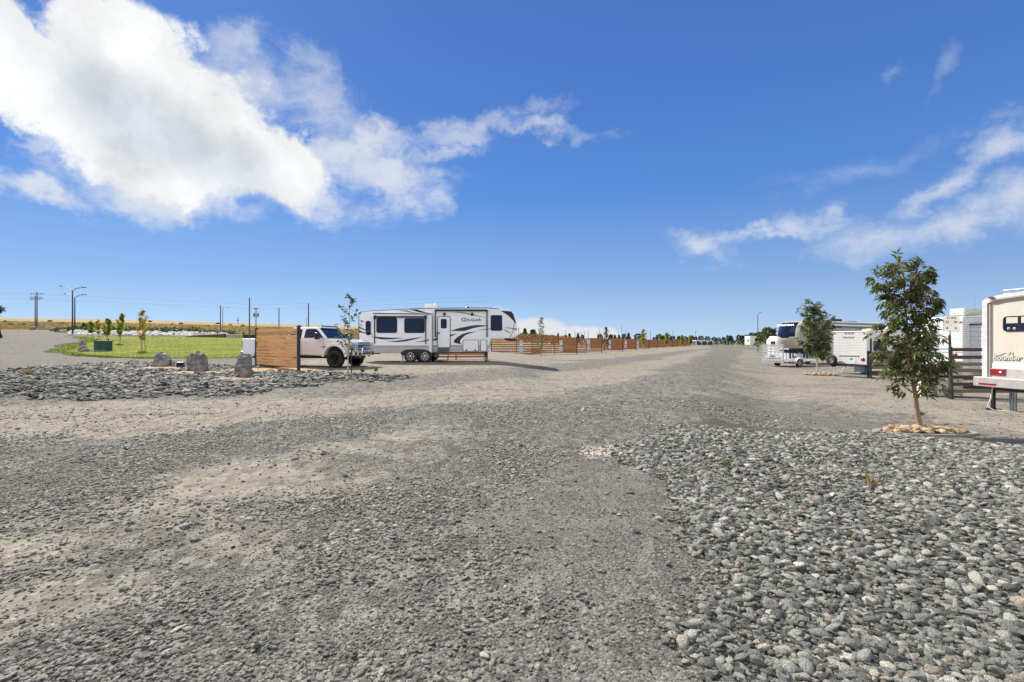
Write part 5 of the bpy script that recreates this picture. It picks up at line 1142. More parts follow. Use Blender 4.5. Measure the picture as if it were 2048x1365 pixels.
    if stakes:
        for (dx, dy, h) in stakes: s = MB(); s.tube([(dx, dy, -.1), (dx*.9, dy*.9, h)], .022*max(1, H/4), 6); s.build('stake', POST, t)
    return t
ASH = leaf_mat('ash_leaves', [(0, (.028, .045, .014)), (.35, (.065, .095, .026)), (.6, (.13, .16, .045)), (.78, (.18, .13, .065)), (1, (.16, .065, .05))], .28)
MAP = leaf_mat('maple_leaves', [(0, (.04, .055, .02)), (.5, (.08, .105, .035)), (.8, (.15, .16, .05)), (1, (.26, .20, .07))], .25)
AUT = leaf_mat('autumn_leaves', [(0, (.20, .22, .03)), (.35, (.40, .34, .05)), (.65, (.58, .32, .05)), (1, (.6, .2, .04))], .5)
YEL = leaf_mat('yellow_green_leaves', [(0, (.16, .21, .03)), (.5, (.32, .36, .05)), (1, (.55, .48, .08))], .5)
PINE = leaf_mat('far_tree_leaves', [(0, (.018, .035, .015)), (.5, (.035, .06, .022)), (1, (.075, .10, .04))], .1)
SAGE = leaf_mat('sage_leaves', [(0, (.07, .08, .035)), (.5, (.12, .13, .06)), (1, (.2, .17, .09))], .1)
# nearest tree
bt = hit(1843, 866); D = bt[1]; Hn = hz_at(0, 524, D)-bt[2]
rp_ = lambda k: np.interp(k, [.15, .22, .35, .55, .8, .93, 1.0], [.07, .12, .135, .14, .145, .145, .12])
tree('young_tree', tuple(bt), Hn, rp_, .28, 34, 'nearest young ash tree with bronze green leaflets, ringed with tan rocks', 'tree', ASH, BARK, seed=4, leafL=.125, leafW=.044, compound=True, nodes=7, lean=(-.30, .05), tr0=.042, group=None, ang=40, bend=-.05, curve=.15)
# second ash
b2_ = hit(1636, 751); D2_ = b2_[1]; H2 = hz_at(0, 611, D2_)-b2_[2]
rp2 = lambda k: np.interp(k, [.15, .3, .5, .75, .92, 1.0], [.10, .17, .19, .20, .20, .12])
tree('young_tree', tuple(b2_), H2, rp2, .28, 26, 'bushy young ash tree standing on the lot in front of the taupe caravan', 'tree', ASH, BARK2, seed=9, leafL=.24, leafW=.085, compound=True, nodes=8, lean=(-.25, 0), tr0=.055, ang=44)
# saplings
def sapling(px, yb, yt, label, m_, seed, rr0=.13, nb=14, leaf=.11, lean=(0, 0), stakes=((.22, .05, 1.3),), per=6, z0=.3, prof=None, nodes=8, D=None, grp='staked saplings', spread=.05, tr0=.03):
    b_ = hit(px, yb) if D is None else np.array([(px-1024)/F*D, D, hz_at(px, yb, D)]); D_ = b_[1]; H = hz_at(0, yt, D_)-b_[2]
    pr = prof or (lambda k: np.interp(k, [z0, .45, .7, 1.0], [rr0*.6, rr0, rr0*.7, rr0*.15])); lf = leaf*max(1, D_/28)
    return tree('sapling', tuple(b_), H, pr, z0, nb, label, 'sapling', m_, BARK2, seed=seed, leafL=lf, leafW=lf*.8, lean=lean, tr0=tr0*max(1, D_/45), group=grp, ang=62, per=per, nodes=nodes, stakes=stakes, spread=spread)
sapling(696, 748, 584, 'tall sparse sapling with a black stake in front of the white pickup', MAP, 21, rr0=.17, nb=13, leaf=.12, lean=(.10, 0), stakes=((.16, -.05, 1.15),), per=3, spread=.03, z0=.28, nodes=7)
sapling(285, 702, 620, 'orange and green sapling on the lawn, rightmost of the lawn row', AUT, 22, rr0=.15, nb=14, leaf=.10, stakes=((.2, .1, 1.3), (-.2, .1, 1.3)), per=6)
sapling(238, 688, 627, 'yellow green sapling on the lawn just right of the green cabinet', YEL, 23, rr0=.15, nb=14, leaf=.10, lean=(.5, 0), stakes=((.2, 0, 1.2),), per=6)
sapling(212.5, 683, 638, 'dark green and yellow sapling directly behind the green cabinet', YEL, 24, rr0=.19, nb=13, leaf=.10, lean=(.3, 0), per=6)
sapling(196, 679, 640, 'small orange sapling left of the green cabinet', AUT, 25, rr0=.15, nb=9, leaf=.09, per=4)
sapling(183, 676, 643, 'olive sapling at the left end of the lawn row', YEL, 26, rr0=.20, nb=10, leaf=.10, per=5)
for px, yb, yt, sd_, lb in ((1082, 722, 633, 31, 'slender sapling in front of the nearest slatted fence'), (1212, 708.5, 654, 32, 'slender sapling in front of the third and fourth slatted fences'), (1286.5, 704.5, 658.5, 33, 'yellowing sapling in front of the sixth slatted fence'), (1333.5, 699, 666, 34, 'thin bare sapling in front of the eighth slatted fence'), (1364, 696.5, 671, 35, 'thin sapling in front of the tenth slatted fence'), (1381, 695.5, 673, 36, 'small yellow sapling at the end of the fence row')):
    D = {1082: 42, 1212: 62, 1286.5: 78, 1333.5: 105, 1364: 130, 1381: 150}[px]
    sapling(px, yb, yt, lb, MAP if px < 1280 else YEL, sd_, rr0=.13, nb=11, leaf=.085, stakes=None, per=4, D=D, z0=.33, grp='saplings along the fence row')
# trees beyond the fences
def crown_tree(seed, H=7, Wd=3.0, n=420, conic=.5):
    r = np.random.RandomState(seed); k = r.rand(n)**.8; z = H*(.12+.88*k); rad_ = Wd*np.clip(1-k*conic-(k > .8)*(k-.8)*2.2, .08, 1)*(.55+.45*r.rand(n)**.5)*(.8+.25*np.sin(k*9+seed)); ph = r.uniform(0, 6.28, n)
    P_ = np.stack([rad_*np.cos(ph), rad_*np.sin(ph), z], 1); D_ = P_*[1, 1, .1]+r.normal(0, .8, (n, 3)); return leaf_arrays(P_, D_, r.normal(0, 1, (n, 3))+[0, 0, .6], r.uniform(.5, 1.3, n)*H/7, r.uniform(.4, .9, n)*H/7)
protos = []
for k, (H, Wd, cn) in enumerate(((7, 1.9, .85), (7, 2.9, .45), (7, 3.4, .35))):
    v, f = crown_tree(60+k, H, Wd, 420, cn); t = empty('far_tree', (0, 0, 0), 0); leaves_obj('crown', v, f, PINE, t); m = MB(); m.tube([(0, 0, -.5), (.05, 0, H*.3), (0, 0, H*.75)], [.22, .16, .05], 6); m.build('trunk', POLE, t); protos.append(t)
rf = random.Random(8); used = set()
tl_px = [(1050, 660, 0), (1066, 661, 1), (1090, 672, 1), (1107, 673, 1), (1116, 669, 0), (1131, 672, 1), (1139, 670, 0), (1156, 669, 0), (1165, 672, 1), (1200, 670, 1), (1222, 671, 1), (1230, 672, 0), (1238, 672, 0), (1248, 670, 1), (1257, 669, 0), (1276, 670, 2), (1284, 671, 1), (1310, 676, 2), (1318, 670.5, 2), (1327, 673, 1), (1337, 672, 2), (1347, 674, 1), (1358, 674, 1), (1370, 675, 2), (1382, 673, 2), (1391, 675, 1), (1402, 674, 2), (1415, 675, 2), (1428, 676, 2), (1437, 677, 2), (1447, 676, 1), (1458, 673, 2), (1462, 674, 1), (1478, 672, 2), (1484, 673, 1), (1494, 672, 2), (1505, 668, 2), (1512, 671, 1), (1520, 669, 2), (1530, 668, 2), (1540, 670, 1)]
for px, yt, kd in tl_px:
    D = rf.uniform(215, 300) if px > 1080 else 150; x = (px-1024)/F*D; zb = tz(x, D)-.2 if px > 1080 else hz_at(0, 684, D); H = hz_at(0, yt, D)-zb; near_ = px < 1080
    lab = 'leafy green tree beyond the nearest fence, right of the white caravan nose' if near_ else 'dark evergreen in the far tree line along the horizon'
    kw = dict(label=lab, cat='tree', group='dark trees along the far horizon')
    if kd not in used:
        o = protos[kd]; used.add(kd); o.location = (x, D, zb); o.rotation_euler.z = rf.uniform(0, 6); o.scale = (H/7*rf.uniform(.9, 1.2),)*2+(H/7,); tag(o, **kw)
    else: copy_tree(protos[kd], (x, D, zb), rf.uniform(0, 6), (H/7*rf.uniform(.85, 1.25), H/7*1.0, H/7), **kw)
# tree just outside the left edge whose bough reaches into the frame
D = 60; xb = (-22-1024)/F*D; v, f = crown_tree(77, 7, 2.2, 700, .6); t = empty('pine_tree', (xb, D, tz(xb, D)), 0, 'dark pine bough reaching in at the left edge of the photo', 'tree'); tag(t)
H = hz_at(0, 600, D)-tz(xb, D); leaves_obj('crown', v*[.45, .45, H/7], f, PINE, t); m = MB(); m.tube([(0, 0, 0), (0, 0, H*.9)], [.16, .05], 7); m.tube([(0, 0, H*.70), (1.0, -.2, H*.78), (1.8, -.3, H*.79)], [.05, .03, .02], 5); m.build('trunk', POLE, t)
r = np.random.RandomState(3); n = 160; P_ = np.stack([r.uniform(.9, 1.95, n), r.normal(-.3, .15, n), H*.785+r.normal(0, .16, n)], 1); v, f = leaf_arrays(P_, r.normal(0, 1, (n, 3))+[.6, 0, 0], r.normal(0, 1, (n, 3)), r.uniform(.15, .4, n), r.uniform(.1, .2, n)); leaves_obj('bough', v, f, PINE, t)
# small shrub trees by the right-hand trailers
for px, yb, yt, D, w_, lb in ((1518, 694, 667, 92, 1.5, 'bushy dark tree behind the small white box trailer'), (1528, 694, 666, 84, 1.4, 'rust green tree beside the light pole, left of the ramp gate'), (1538, 692, 658, 88, 1.9, 'taller leafy tree above the ramp gate of the flatbed trailer')):
    x = (px-1024)/F*D; zb = hz_at(0, yb, D); H = hz_at(0, yt, D)-zb; v, f = crown_tree(int(px), 7, 3.2, 520, .4); t = empty('leafy_tree', (x, D, zb), 0, lb, 'tree'); leaves_obj('crown', v*[w_/3.2, w_/3.2, H/7], f, MAP, t); m = MB(); m.tube([(0, 0, -.2), (0, 0, H*.5)], .07, 6); m.build('trunk', BARK2, t)
# ---------------------------------------------------------------- grass and scrub as ground cover
def tufts(name, X, Y, h, w_, m_, label, cat, nb=5, seed=1, zoff=0):
    r = np.random.RandomState(seed); n = len(X)*nb; X2 = np.repeat(X, nb); Y2 = np.repeat(Y, nb); Z = terr(X2, Y2)+zoff; sp = w_*.6
    P_ = np.stack([X2+r.normal(0, sp, n), Y2+r.normal(0, sp, n), Z-.01], 1); D_ = r.normal(0, .38, (n, 3)); D_[:, 2] = 1
    hh = np.repeat(h, nb) if hasattr(h, '__len__') else h; v, f = leaf_arrays(P_, D_, r.normal(0, 1, (n, 3))*[1, 1, .1], hh*r.uniform(.6, 1.3, n), w_*r.uniform(.25, .5, n)); o = leaves_obj(name, v, f, m_, None); return tag(o, label, cat, kind='stuff')
GRS = leaf_mat('grass_blades', [(0, (.05, .085, .012)), (.5, (.10, .14, .018)), (1, (.17, .17, .03))], .25, .95, .05)
DRY = leaf_mat('dry_grass_blades', [(0, (.16, .12, .05)), (.5, (.30, .22, .10)), (1, (.42, .33, .18))], .2, .95, .05)
rg_ = np.random.RandomState(7); a = rg_.uniform(-1.0, -.25, 90000); d = rg_.uniform(34, 95, 90000); X = a*d; s = sdist(ZP['lawn'], X, d)+(fbm(X/6, d/6, 81)-.5)*3; k = (s > -.5)&(rg_.rand(90000) < np.where(s < 1.2, .8, .12)); k[0] = k[0]
X, Y = X[k][:20000], d[k][:20000]; tufts('lawn_blades', X, Y, .07, .07, GRS, 'short green grass blades of the lawn', 'grass', 3, 2)
a = rg_.uniform(-1.12, -.25, 14000); d = 60+190*rg_.rand(14000)**1.3; De = np.interp(a, [-1.4, -1.06, -.95, -.9, -.55, -.3], [118, 113, 112, 91, 90, 60]); k = d > De+1
tufts('dry_grass', a[k]*d[k], d[k], .32, .5, DRY, 'dry golden grass covering the sloping field', 'grass', 4, 3)
# weeds
def weed(px, py, h, n, label, m_=GRS):
    b_ = hit(px, py); r = np.random.RandomState(int(px)); t = MB(); P_ = r.normal(0, h*.18, (n, 3))*[1, 1, 0]; D_ = r.normal(0, .5, (n, 3)); D_[:, 2] = 1
    v, f = leaf_arrays(P_, D_, r.normal(0, 1, (n, 3)), h*r.uniform(.5, 1.2, n), h*.09*r.uniform(.6, 1.3, n)); o = leaves_obj('weed', v, f, m_, None); o.location = b_; return tag(o, label, 'weed', 'weeds among the stones')
weed(1455, 936, .13, 26, 'green weed nearest the left edge of the river stones'); weed(1830, 1125, .07, 14, 'low green weed in the right foreground stones'); weed(1745, 975, .16, 24, 'straw coloured dry weed in the middle of the river stones', DRY); weed(1842, 832, .16, 26, 'tuft of green weed just behind the trunk of the nearest tree'); weed(1800, 862, .10, 12, 'small dry weed among the tan rocks of the tree ring', DRY)
weed(55, 752, .28, 40, 'brownish weed clump at the left in the stone bed', DRY); weed(88, 748, .22, 30, 'greenish weed clump in the stone bed, right of the brownish clump'); weed(725, 745, .16, 90, 'green grass patch at the foot of the sparse sapling'); weed(752, 743, .18, 60, 'grass tuft right of the sparse sapling, in front of the pickup')
for px, py in ((1500, 1010), (1620, 930), (1700, 1075), (1930, 965), (1560, 1160), (1980, 1090), (1880, 1010)): weed(px, py, .055, 9, 'tiny sprout among the river stones, too small to tell from its neighbours')['group'] = 'tiny sprouts among the river stones'
# berm of pale riprap and shrub belt behind the lawn
RIP = mat('pale_riprap', (.52, .50, .46), .9, var=.3, nscale=.9, bump=.02, bscale=8)
m = MB(); rr3 = random.Random(4)
for k in range(620):
    px = rr3.uniform(138, 455); u = rr3.random(); D = 88+u*7; x = (px-1024)/F*D; z = tz(x, D)+.05+u*.55; s_ = rr3.uniform(.18, .42)*(1 if px < 400 else .7); m.rock((x, D, z), (s_*rr3.uniform(.8, 1.4), s_, s_*rr3.uniform(.5, .9)), k, 1, .4, rz=rr3.uniform(0, 3))
o = m.build('riprap', RIP); tag(o, 'bank of tumbled pale rocks behind the lawn', 'rocks', kind='stuff')
rg_ = np.random.RandomState(12); n = 5200; px = rg_.uniform(110, 470, n); D = 96+rg_.rand(n)*5; D = np.where(px < 160, D+6, D); x = (px-1024)/F*D; hh = (.55+.9*fbm(x/3, D*0+1, 5))*np.where(px > 400, .55, 1)*np.clip((px-110)/40, .3, 1); Z = terr(x, D)+rg_.rand(n)*hh
v, f = leaf_arrays(np.stack([x, D, Z+.25], 1), rg_.normal(0, 1, (n, 3)), rg_.normal(0, 1, (n, 3)), rg_.uniform(.25, .55, n), rg_.uniform(.15, .3, n)); o = leaves_obj('shrub_belt', v, f, leaf_mat('shrub_leaves', [(0, (.03, .055, .02)), (.6, (.07, .12, .03)), (1, (.14, .2, .05))], .1), None); tag(o, 'continuous low green shrubs along the pale rock bank', 'shrubs', kind='stuff')
# separate bushes on the hillside
def bush(px, yb, wpx, hpx, D, m_, label, grp=None, seed=0):
    x = (px-1024)/F*D; zb = hz_at(0, yb, D) if D < 0 else tz(x, D); w_ = wpx/F*D/2; h = hpx/F*D; r = np.random.RandomState(seed+int(px)); n = 260; th_ = r.uniform(0, 6.28, n); u = r.rand(n)**.5
    P_ = np.stack([w_*u*np.cos(th_), w_*u*np.sin(th_), h*np.sqrt(np.clip(1-u*u, 0, 1))*r.uniform(.3, 1, n)], 1); v, f = leaf_arrays(P_, r.normal(0, 1, (n, 3)), r.normal(0, 1, (n, 3)), np.full(n, w_*.35), np.full(n, w_*.22)); o = leaves_obj('bush', v, f, m_, None); o.location = (x, D, zb); tag(o, label, 'bush', grp); return o
bush(175, 652, 26, 11, 128, PINE, 'large dark bush on the field behind the leftmost sapling'); bush(187, 652, 18, 12, 124, YEL, 'lighter green bush beside the large dark bush on the field')
for i, px in enumerate((10, 22, 48, 100, 126, 345, 362, 417, 436, 461, 486, 537, 598, 655, 300)):
    D = rf.uniform(150, 320); bush(px, 0, rf.uniform(5, 10), rf.uniform(2.5, 4), D, SAGE, 'small dull sagebrush dotted on the dry hillside', 'sagebrush on the dry hillside', i)
# reddish brush behind the nearest fence
n = 2600; rg_ = np.random.RandomState(14); px = rg_.uniform(1035, 1150, n); D = 70+rg_.rand(n)*6; x = (px-1024)/F*D; top = np.interp(px, [1030, 1045, 1085, 1150], [676, 669, 671, 679]); z0_ = hz_at(0, 684, D); z1_ = CH+(HZ-top)/F*D; Z = z0_+(z1_-z0_)*rg_.rand(n)**.7
v, f = leaf_arrays(np.stack([x, D, Z], 1), rg_.normal(0, 1, (n, 3)), rg_.normal(0, 1, (n, 3)), rg_.uniform(.2, .5, n), rg_.uniform(.12, .25, n)); o = leaves_obj('brown_brush', v, f, leaf_mat('rust_brush', [(0, (.16, .08, .03)), (.6, (.30, .15, .06)), (1, (.38, .25, .1))], .1), None); tag(o, 'mass of rust brown brush behind the nearest slatted fence', 'brush', kind='stuff')

# ================================================================ BOULDERS, RINGS
ROCKM = bpy.data.materials.new('basalt_boulder'); ROCKM.use_nodes = True; ROCKM.node_tree.nodes.clear(); T = NT(ROCKM.node_tree); co = T.new('ShaderNodeTexCoord').outputs['Object']
n1 = T.noise(co, 2.2, 6, .65); n2 = T.noise(co, 9, 5, .7); c = T.mix(T.ss(n1, .38, .62), (.13, .125, .125), (.32, .29, .26)); c = T.mix(T.m('MULTIPLY', T.ss(n2, .52, .7), .6), c, (.52, .48, .43)); c = T.mix(T.m('MULTIPLY', T.ss(T.noise(co, 1.4, 3, .5), .55, .7), .6), c, (.36, .23, .15))
p = T.new('ShaderNodeBsdfPrincipled'); T.put(p.inputs['Base Color'], c); p.inputs['Roughness'].default_value = .85; b = T.new('ShaderNodeBump'); b.inputs['Distance'].default_value = .06; T.put(b.inputs['Height'], T.m('ADD', n2, n1)); T.l.new(b.outputs[0], p.inputs['Normal']); T.l.new(p.outputs[0], T.new('ShaderNodeOutputMaterial').inputs[0])
def boulder(px, yb, wpx, hpx, label, seed, rz=0, sh=(1, .8, 1), grp='landscape boulders', zc=.62):
    b_ = hit(px, yb); D = b_[1]; w_ = wpx/F*D; h = hpx/F*D; m = MB(); m.rock((0, 0, h*.42), (w_*.50*sh[0], w_*.50*sh[1], h*zc*sh[2]), seed, 4, .16, rz=rz, facets=8); o = m.build('boulder', ROCKM); o.location = (b_[0], D+w_*.3, b_[2]); return tag(o, label, 'boulder', grp)
boulder(318, 736, 34, 27, 'rounded low brown grey boulder, leftmost of the three in the stone bed', 6, .3)
boulder(379, 744, 22, 34, 'pale left half of the split boulder pair in the middle of the stone bed', 3, .2, grp='landscape boulders'); boulder(398, 745, 31, 40, 'pointed grey boulder leaning right, middle of the three in the stone bed', 12, .9, (1, .8, 1))
boulder(484, 757, 38, 49, 'upright blocky grey boulder nearest the wooden screen', 8, .4, (1, .8, 1.05))
boulder(163, 704, 21, 11, 'low brown rock in front, beside the green cabinet', 15); boulder(163, 696, 12, 13, 'square dark rock standing behind the low brown rock', 16)
for px, yb, w_, h_, lb, s_ in ((61, 661, 12, 8, 'black boulder at the foot of the wooden utility poles, leftmost', 31), (82, 660, 14, 7, 'dark boulder just right of the wooden utility poles', 32), (103, 663, 18, 7, 'long dark boulder left of the street lamps', 33), (122, 666, 18, 6, 'brown low boulder just left of the tall street lamp', 34)): boulder(px, yb, w_, h_, lb, s_, grp='dark boulders by the poles')
# bark and tan gravel rings (thin mounds on the ground)
BRK = mat('tan_bark_chips', (.33, .20, .11), .95, var=.45, nscale=22, bump=.02, bscale=50)
def ring(px, py, rx, ry, name, label, m_, seed, hgt=.05):
    b_ = hit(px, py); n = 40; mm = MB(); vs = []; r = np.random.RandomState(seed)
    for j, k in enumerate((1.0, .8, .5, .2)):
        for i in range(n):
            t_ = 2*math.pi*i/n; q = k*(1+.12*math.sin(3*t_+seed)+.08*math.sin(7*t_+seed*2)+r.normal(0, .03)); x = b_[0]+rx*q*math.cos(t_); y = b_[1]+ry*q*math.sin(t_); vs.append((x, y, tz(x, y)+(-.03 if j == 0 else hgt*(1-k*k)+r.uniform(0, .02))))
    fs = [(j*n+i, j*n+(i+1) % n, (j+1)*n+(i+1) % n, (j+1)*n+i) for j in range(3) for i in range(n)]+[tuple(3*n+i for i in range(n))]
    mm.add(vs, fs, 0, False); o = mm.build(name, m_); return tag(o, kind='structure') if label is None else tag(o, label, 'ground cover', kind='stuff')
ring(325, 738, 1.5, .9, 'bark_patch', 'tan bark under the leftmost boulder of the stone bed', BRK, 1); ring(388, 747, 1.45, 1.0, 'bark_patch', 'tan bark around the middle boulders of the stone bed', BRK, 2); ring(487, 759, 1.15, .95, 'bark_patch', 'tan bark around the upright boulder nearest the wooden screen', BRK, 3)
ring(548, 741, 2.5, 1.25, 'bark_patch', 'tan bark strip along the foot of the wooden screen', BRK, 4, .07); ring(650, 750, 1.2, .5, 'bark_patch', 'thin tan bark patch between the wooden screen and the sparse sapling', BRK, 6, .03)
rs2 = np.random.RandomState(31)
def rings(name, cx_, cy_, rx, ry, n, s0, s1, label, seed):
    th_ = rs2.uniform(0, 6.28, n); u = rs2.rand(n)**.6; X = cx_+rx*u*np.cos(th_); Y = cy_+ry*u*np.sin(th_); scatter(name, X, Y, rs2.uniform(s0, s1, n), SM_T, (.4, .75), .05, .2, label, 'rocks', seed=seed, z=terr(X, Y)+.02+.05*(1-u))
rings('tan_rocks', bt[0]+.02, bt[1]-.02, .72, .34, 210, .06, .135, 'tan rocks heaped round the trunk of the nearest tree', 41); rings('tan_rocks', b2_[0]+.2, b2_[1], 1.1, .7, 90, .10, .22, 'tan rocks round the trunk of the second ash tree', 42)
EDG = mat('pale_ring_edging', (.24, .22, .19), .9, var=.3, bump=.004)
m = MB(); n = 36; vs = []; 
for i in range(n):
    t_ = 2*math.pi*i/n
    for k, dz in ((.72, .0), (.72, .02), (.84, .02), (.84, -.02)): x = bt[0]+.02+k*(1.02)*math.cos(t_); y = bt[1]-.02+k*.56*math.sin(t_); vs.append((x, y, tz(x, y)+.012+dz))
m.add(vs, [(i*4+j, ((i+1) % n)*4+j, ((i+1) % n)*4+j+1, i*4+j+1) for i in range(n) for j in range(3)]); o = m.build('tree_ring_edging', EDG); tag(o, 'flat pale edging band round the tan rocks of the nearest tree', 'edging')
# flood light
b_ = hit(361, 737); t = empty('flood_light', tuple(b_), R(20), 'small black flood light on the ground between the left and middle boulders', 'flood light'); m = MB(); m.box((0, 0, .17), (.30, .18, .22)); m.build('housing', BLACK, t, bevel=.015); m = MB(); m.box((0, 0, .04), (.06, .06, .08)); m.build('bracket', BLACK, t); m = MB(); m.box((0, -.092, .17), (.24, .01, .17)); m.build('lens', GLASS, t)
# green cabinet
b_ = hit(199, 703.5); D = b_[1]; k_ = D/F; t = empty('utility_cabinet', tuple(b_), R(8), 'dark green utility cabinet with a pale left edge on the lawn', 'utility cabinet')
GRN = mat('dark_green_cabinet', (.018, .07, .05), .45, var=.15); w2 = 10.2*k_; h = 21*k_; m = MB(); m.bb(-w2, w2, 0, 1.1, .04, h*.93); m.build('cabinet', GRN, t, bevel=.015); m = MB(); m.prism([(-w2-.05, h*.9), (-w2-.03, h), (w2+.03, h), (w2+.05, h*.9)], -.06, 1.16); m.build('lid', GRN, t, bevel=.01); m = MB(); m.bb(-w2-.015, -w2-.0, .0, 1.1, .06, h*.9); m.build('side_panel', mat('pale_green_side', (.25, .36, .32), .5), t); m = MB(); m.bb(-w2-.1, w2+.1, -.08, 1.2, -.2, .05); m.build('plinth', GREYP, t); m = MB(); m.bb(-.01, .01, -.012, 0, .1, h*.85); m.box((.12, -.02, h*.5), (.04, .03, .14)); m.build('door_handle', BLACK, t)
for px, py in ((217, 683), (223, 688)): b_ = hit(px, py); t = MB(); t.tube([(0, 0, 0), (0, 0, .25)], .05, 8); t.lathe([(.09, .25), (.09, .33), (.001, .36)], (0, 0, 0), 'z', 10); o = t.build('sprinkler_head', BLACK); o.location = b_; tag(o, 'black garden riser on the lawn, %s' % ('left and farther of the two' if px < 220 else 'right and nearer of the two'), 'sprinkler', 'garden risers')

# ================================================================ POLES
def lamp3(px, yb, yt, D, label, sc_=1.0):
    x = (px-1024)/F*D; zb = tz(x, D); H = hz_at(0, yt+5, D)-zb; t = empty('street_lamp', (x, D, zb), 0, label, 'street lamp', 'three armed street lamps')
    m = MB(); m.tube([(0, 0, 0), (0, 0, H)], [.13, .09], 10); m.build('pole', POST, t); m = MB(); m.bb(-.35, .35, -.35, .35, -.3, .25); m.build('base', GREYP, t)
    for dx, dy, dz in ((-2.2, .3, .85), (1.95, .2, .60), (.35, 1.6, .85)):
        m = MB(); m.tube([(0, 0, H-.1), (dx*.35, dy*.35, H+dz*.55), (dx*.7, dy*.7, H+dz*.8), (dx, dy, H+dz)], .045, 6); a_ = m.build('arm', GPOLE, t); m = MB(); m.box((dx*1.06, dy*1.06, H+dz), (.5, .28, .14), rz=math.atan2(dy, dx)); m.build('lamp_head', POST, a_, bevel=.03)
lamp3(145, 673, 577, 89, 'taller and nearer three armed street lamp at the left end of the lawn'); lamp3(149.5, 668, 591, 104, 'shorter and farther three armed street lamp directly behind the near one')
def upole(px, D, yt, label, arms, rad=.16, grp='wooden utility poles', tf=False):
    x = (px-1024)/F*D; zb = tz(x, D); H = hz_at(0, yt, D)-zb; t = empty('utility_pole', (x, D, zb), 0, label, 'utility pole', grp); m = MB(); m.tube([(0, 0, -.3), (0, 0, H)], [rad, rad*.7], 8); m.build('pole', POLE, t)
    for (z, w0, w1) in arms:
        m = MB(); m.bb(w0, w1, -.06, .06, H-z-.07, H-z+.07); a_ = m.build('crossarm', POLE, t)
        m = MB(); [m.lathe([(.05, 0), (.06, .1), (.03, .2)], (xx, 0, H-z+.07), 'z', 6) for xx in (w0+.1, w1-.1)]; m.each('insulator', GPOLE, a_)
    if tf: m = MB(); [m.lathe([(.001, -.4), (.22, -.4), (.22, .4), (.001, .45)], (xx, 0, H-1.6), 'z', 10) for xx in (-.4, .4)]; m.each('transformer', GPOLE, t)
    return x, zb+H
xa, ha = upole(74, 140, 584.5, 'taller right hand wooden utility pole with crossarms at the far left', ((.6, -1.8, 1.8), (1.9, -1.8, 1.8))); upole(70.5, 148, 592, 'shorter left hand wooden utility pole of the pair at the far left', ((.5, -1.8, 1.8), (1.3, -1.6, 1.6)))
upole(512, 105, 616, 'utility pole with two small transformers behind the wooden screen', ((.3, -.5, .5),), .11, tf=True); upole(476, 330, 637, 'small distant utility pole on the hillside with a transformer', ((.4, -1.2, 1.2),), .2, tf=True)
for dz in (.2, 1.6):
    m = MB(); 
    m.tube([(xa-90, 132, ha-.6-dz+5), (xa-45, 136, ha-.6-dz+1.2), (xa, 140, ha-.55-dz)], .014, 4, cap=False); m.tube([(xa, 140, ha-.55-dz), (xa+60, 150, ha-2.8-dz), (xa+130, 165, ha+1-dz)], .014, 4, cap=False)
    for o, side in zip(m.each('power_line', POLE), ('left', 'right')): tag(o, f'thin overhead wire running {side} from the wooden utility poles, {"upper" if dz < 1 else "lower"} of two', 'wire', 'overhead wires')
for px, yt, D, lb in ((441, 612.5, 98, 'leftmost slim dark net pole at the right end of the rock bank'), (499, 597, 78, 'tallest slim dark net pole, just left of the wooden screen'), (558, 617.5, 98, 'slim dark pole rising behind the wooden screen'), (617, 608.5, 80, 'slim dark pole rising behind the pickup roof')):
    x = (px-1024)/F*D; zb = tz(x, D); H = hz_at(0, yt, D)-zb; t = empty('net_pole', (x, D, zb), 0, lb, 'pole', 'slim steel net poles'); m = MB(); m.tube([(0, 0, -.2), (0, 0, H)], [.11, .09], 8); m.build('shaft', POLE, t); m = MB(); m.lathe([(.10, 0), (.10, .06), (.001, .1)], (0, 0, H), 'z', 8); m.build('cap', POST, t)
for i, (px, yt, D) in enumerate(((1131, 661, 165), (1150, 662, 168), (1162, 663.5, 190), (1168.5, 662, 170), (1176, 661.5, 160), (1194.5, 663.5, 180), (1199.5, 659.5, 160), (1204, 662.5, 182), (1236.5, 663.5, 185), (1243.5, 652, 165), (1250, 664, 190), (1293, 663.5, 180), (1301, 662, 180), (1345.5, 661.5, 200), (1391.5, 661.5, 210), (518*2+1, 655, 120))):
    x = (px-1024)/F*D; zb = tz(x, D); H = hz_at(0, yt, D)-zb; t = empty('net_pole', (x, D, zb), 0, 'slim grey pole in the row beyond the fences' if px != 1243.5 else 'tallest slim pole in the far row beyond the fences', 'pole', 'slim poles beyond the fences'); m = MB(); m.tube([(0, 0, -.2), (0, 0, H)], [.10, .08], 6); m.build('shaft', GPOLE, t)
for px, yt, D, bx, hr, lb in ((1515.5, 627, 95, .35, .09, 'pale grey light pole beyond the small white box trailer'), (1252, 665, 190, 1.2, .08, 'hooked street light in the far row beyond the fences'), (445.5, 616, 150, 1.6, .08, 'faint curved street light next to the leftmost net pole'), (612.5, 637, 200, .6, .09, 'faint distant street light above the pickup roof')):
    x = (px-1024)/F*D; zb = tz(x, D); H = hz_at(0, yt, D)-zb; t = empty('light_pole', (x, D, zb), 0, lb, 'light pole', 'single light poles'); m = MB(); m.tube([(0, 0, -.2), (0, 0, H-.3), (bx*.3, 0, H), (bx, 0, H+.05)], [hr*1.3, hr, hr*.8, hr*.6], 8); m.build('pole', GPOLE, t); m = MB(); m.box((bx+.2, 0, H+.03), (.5, .2, .1)); m.build('lamp_head', GPOLE, t)
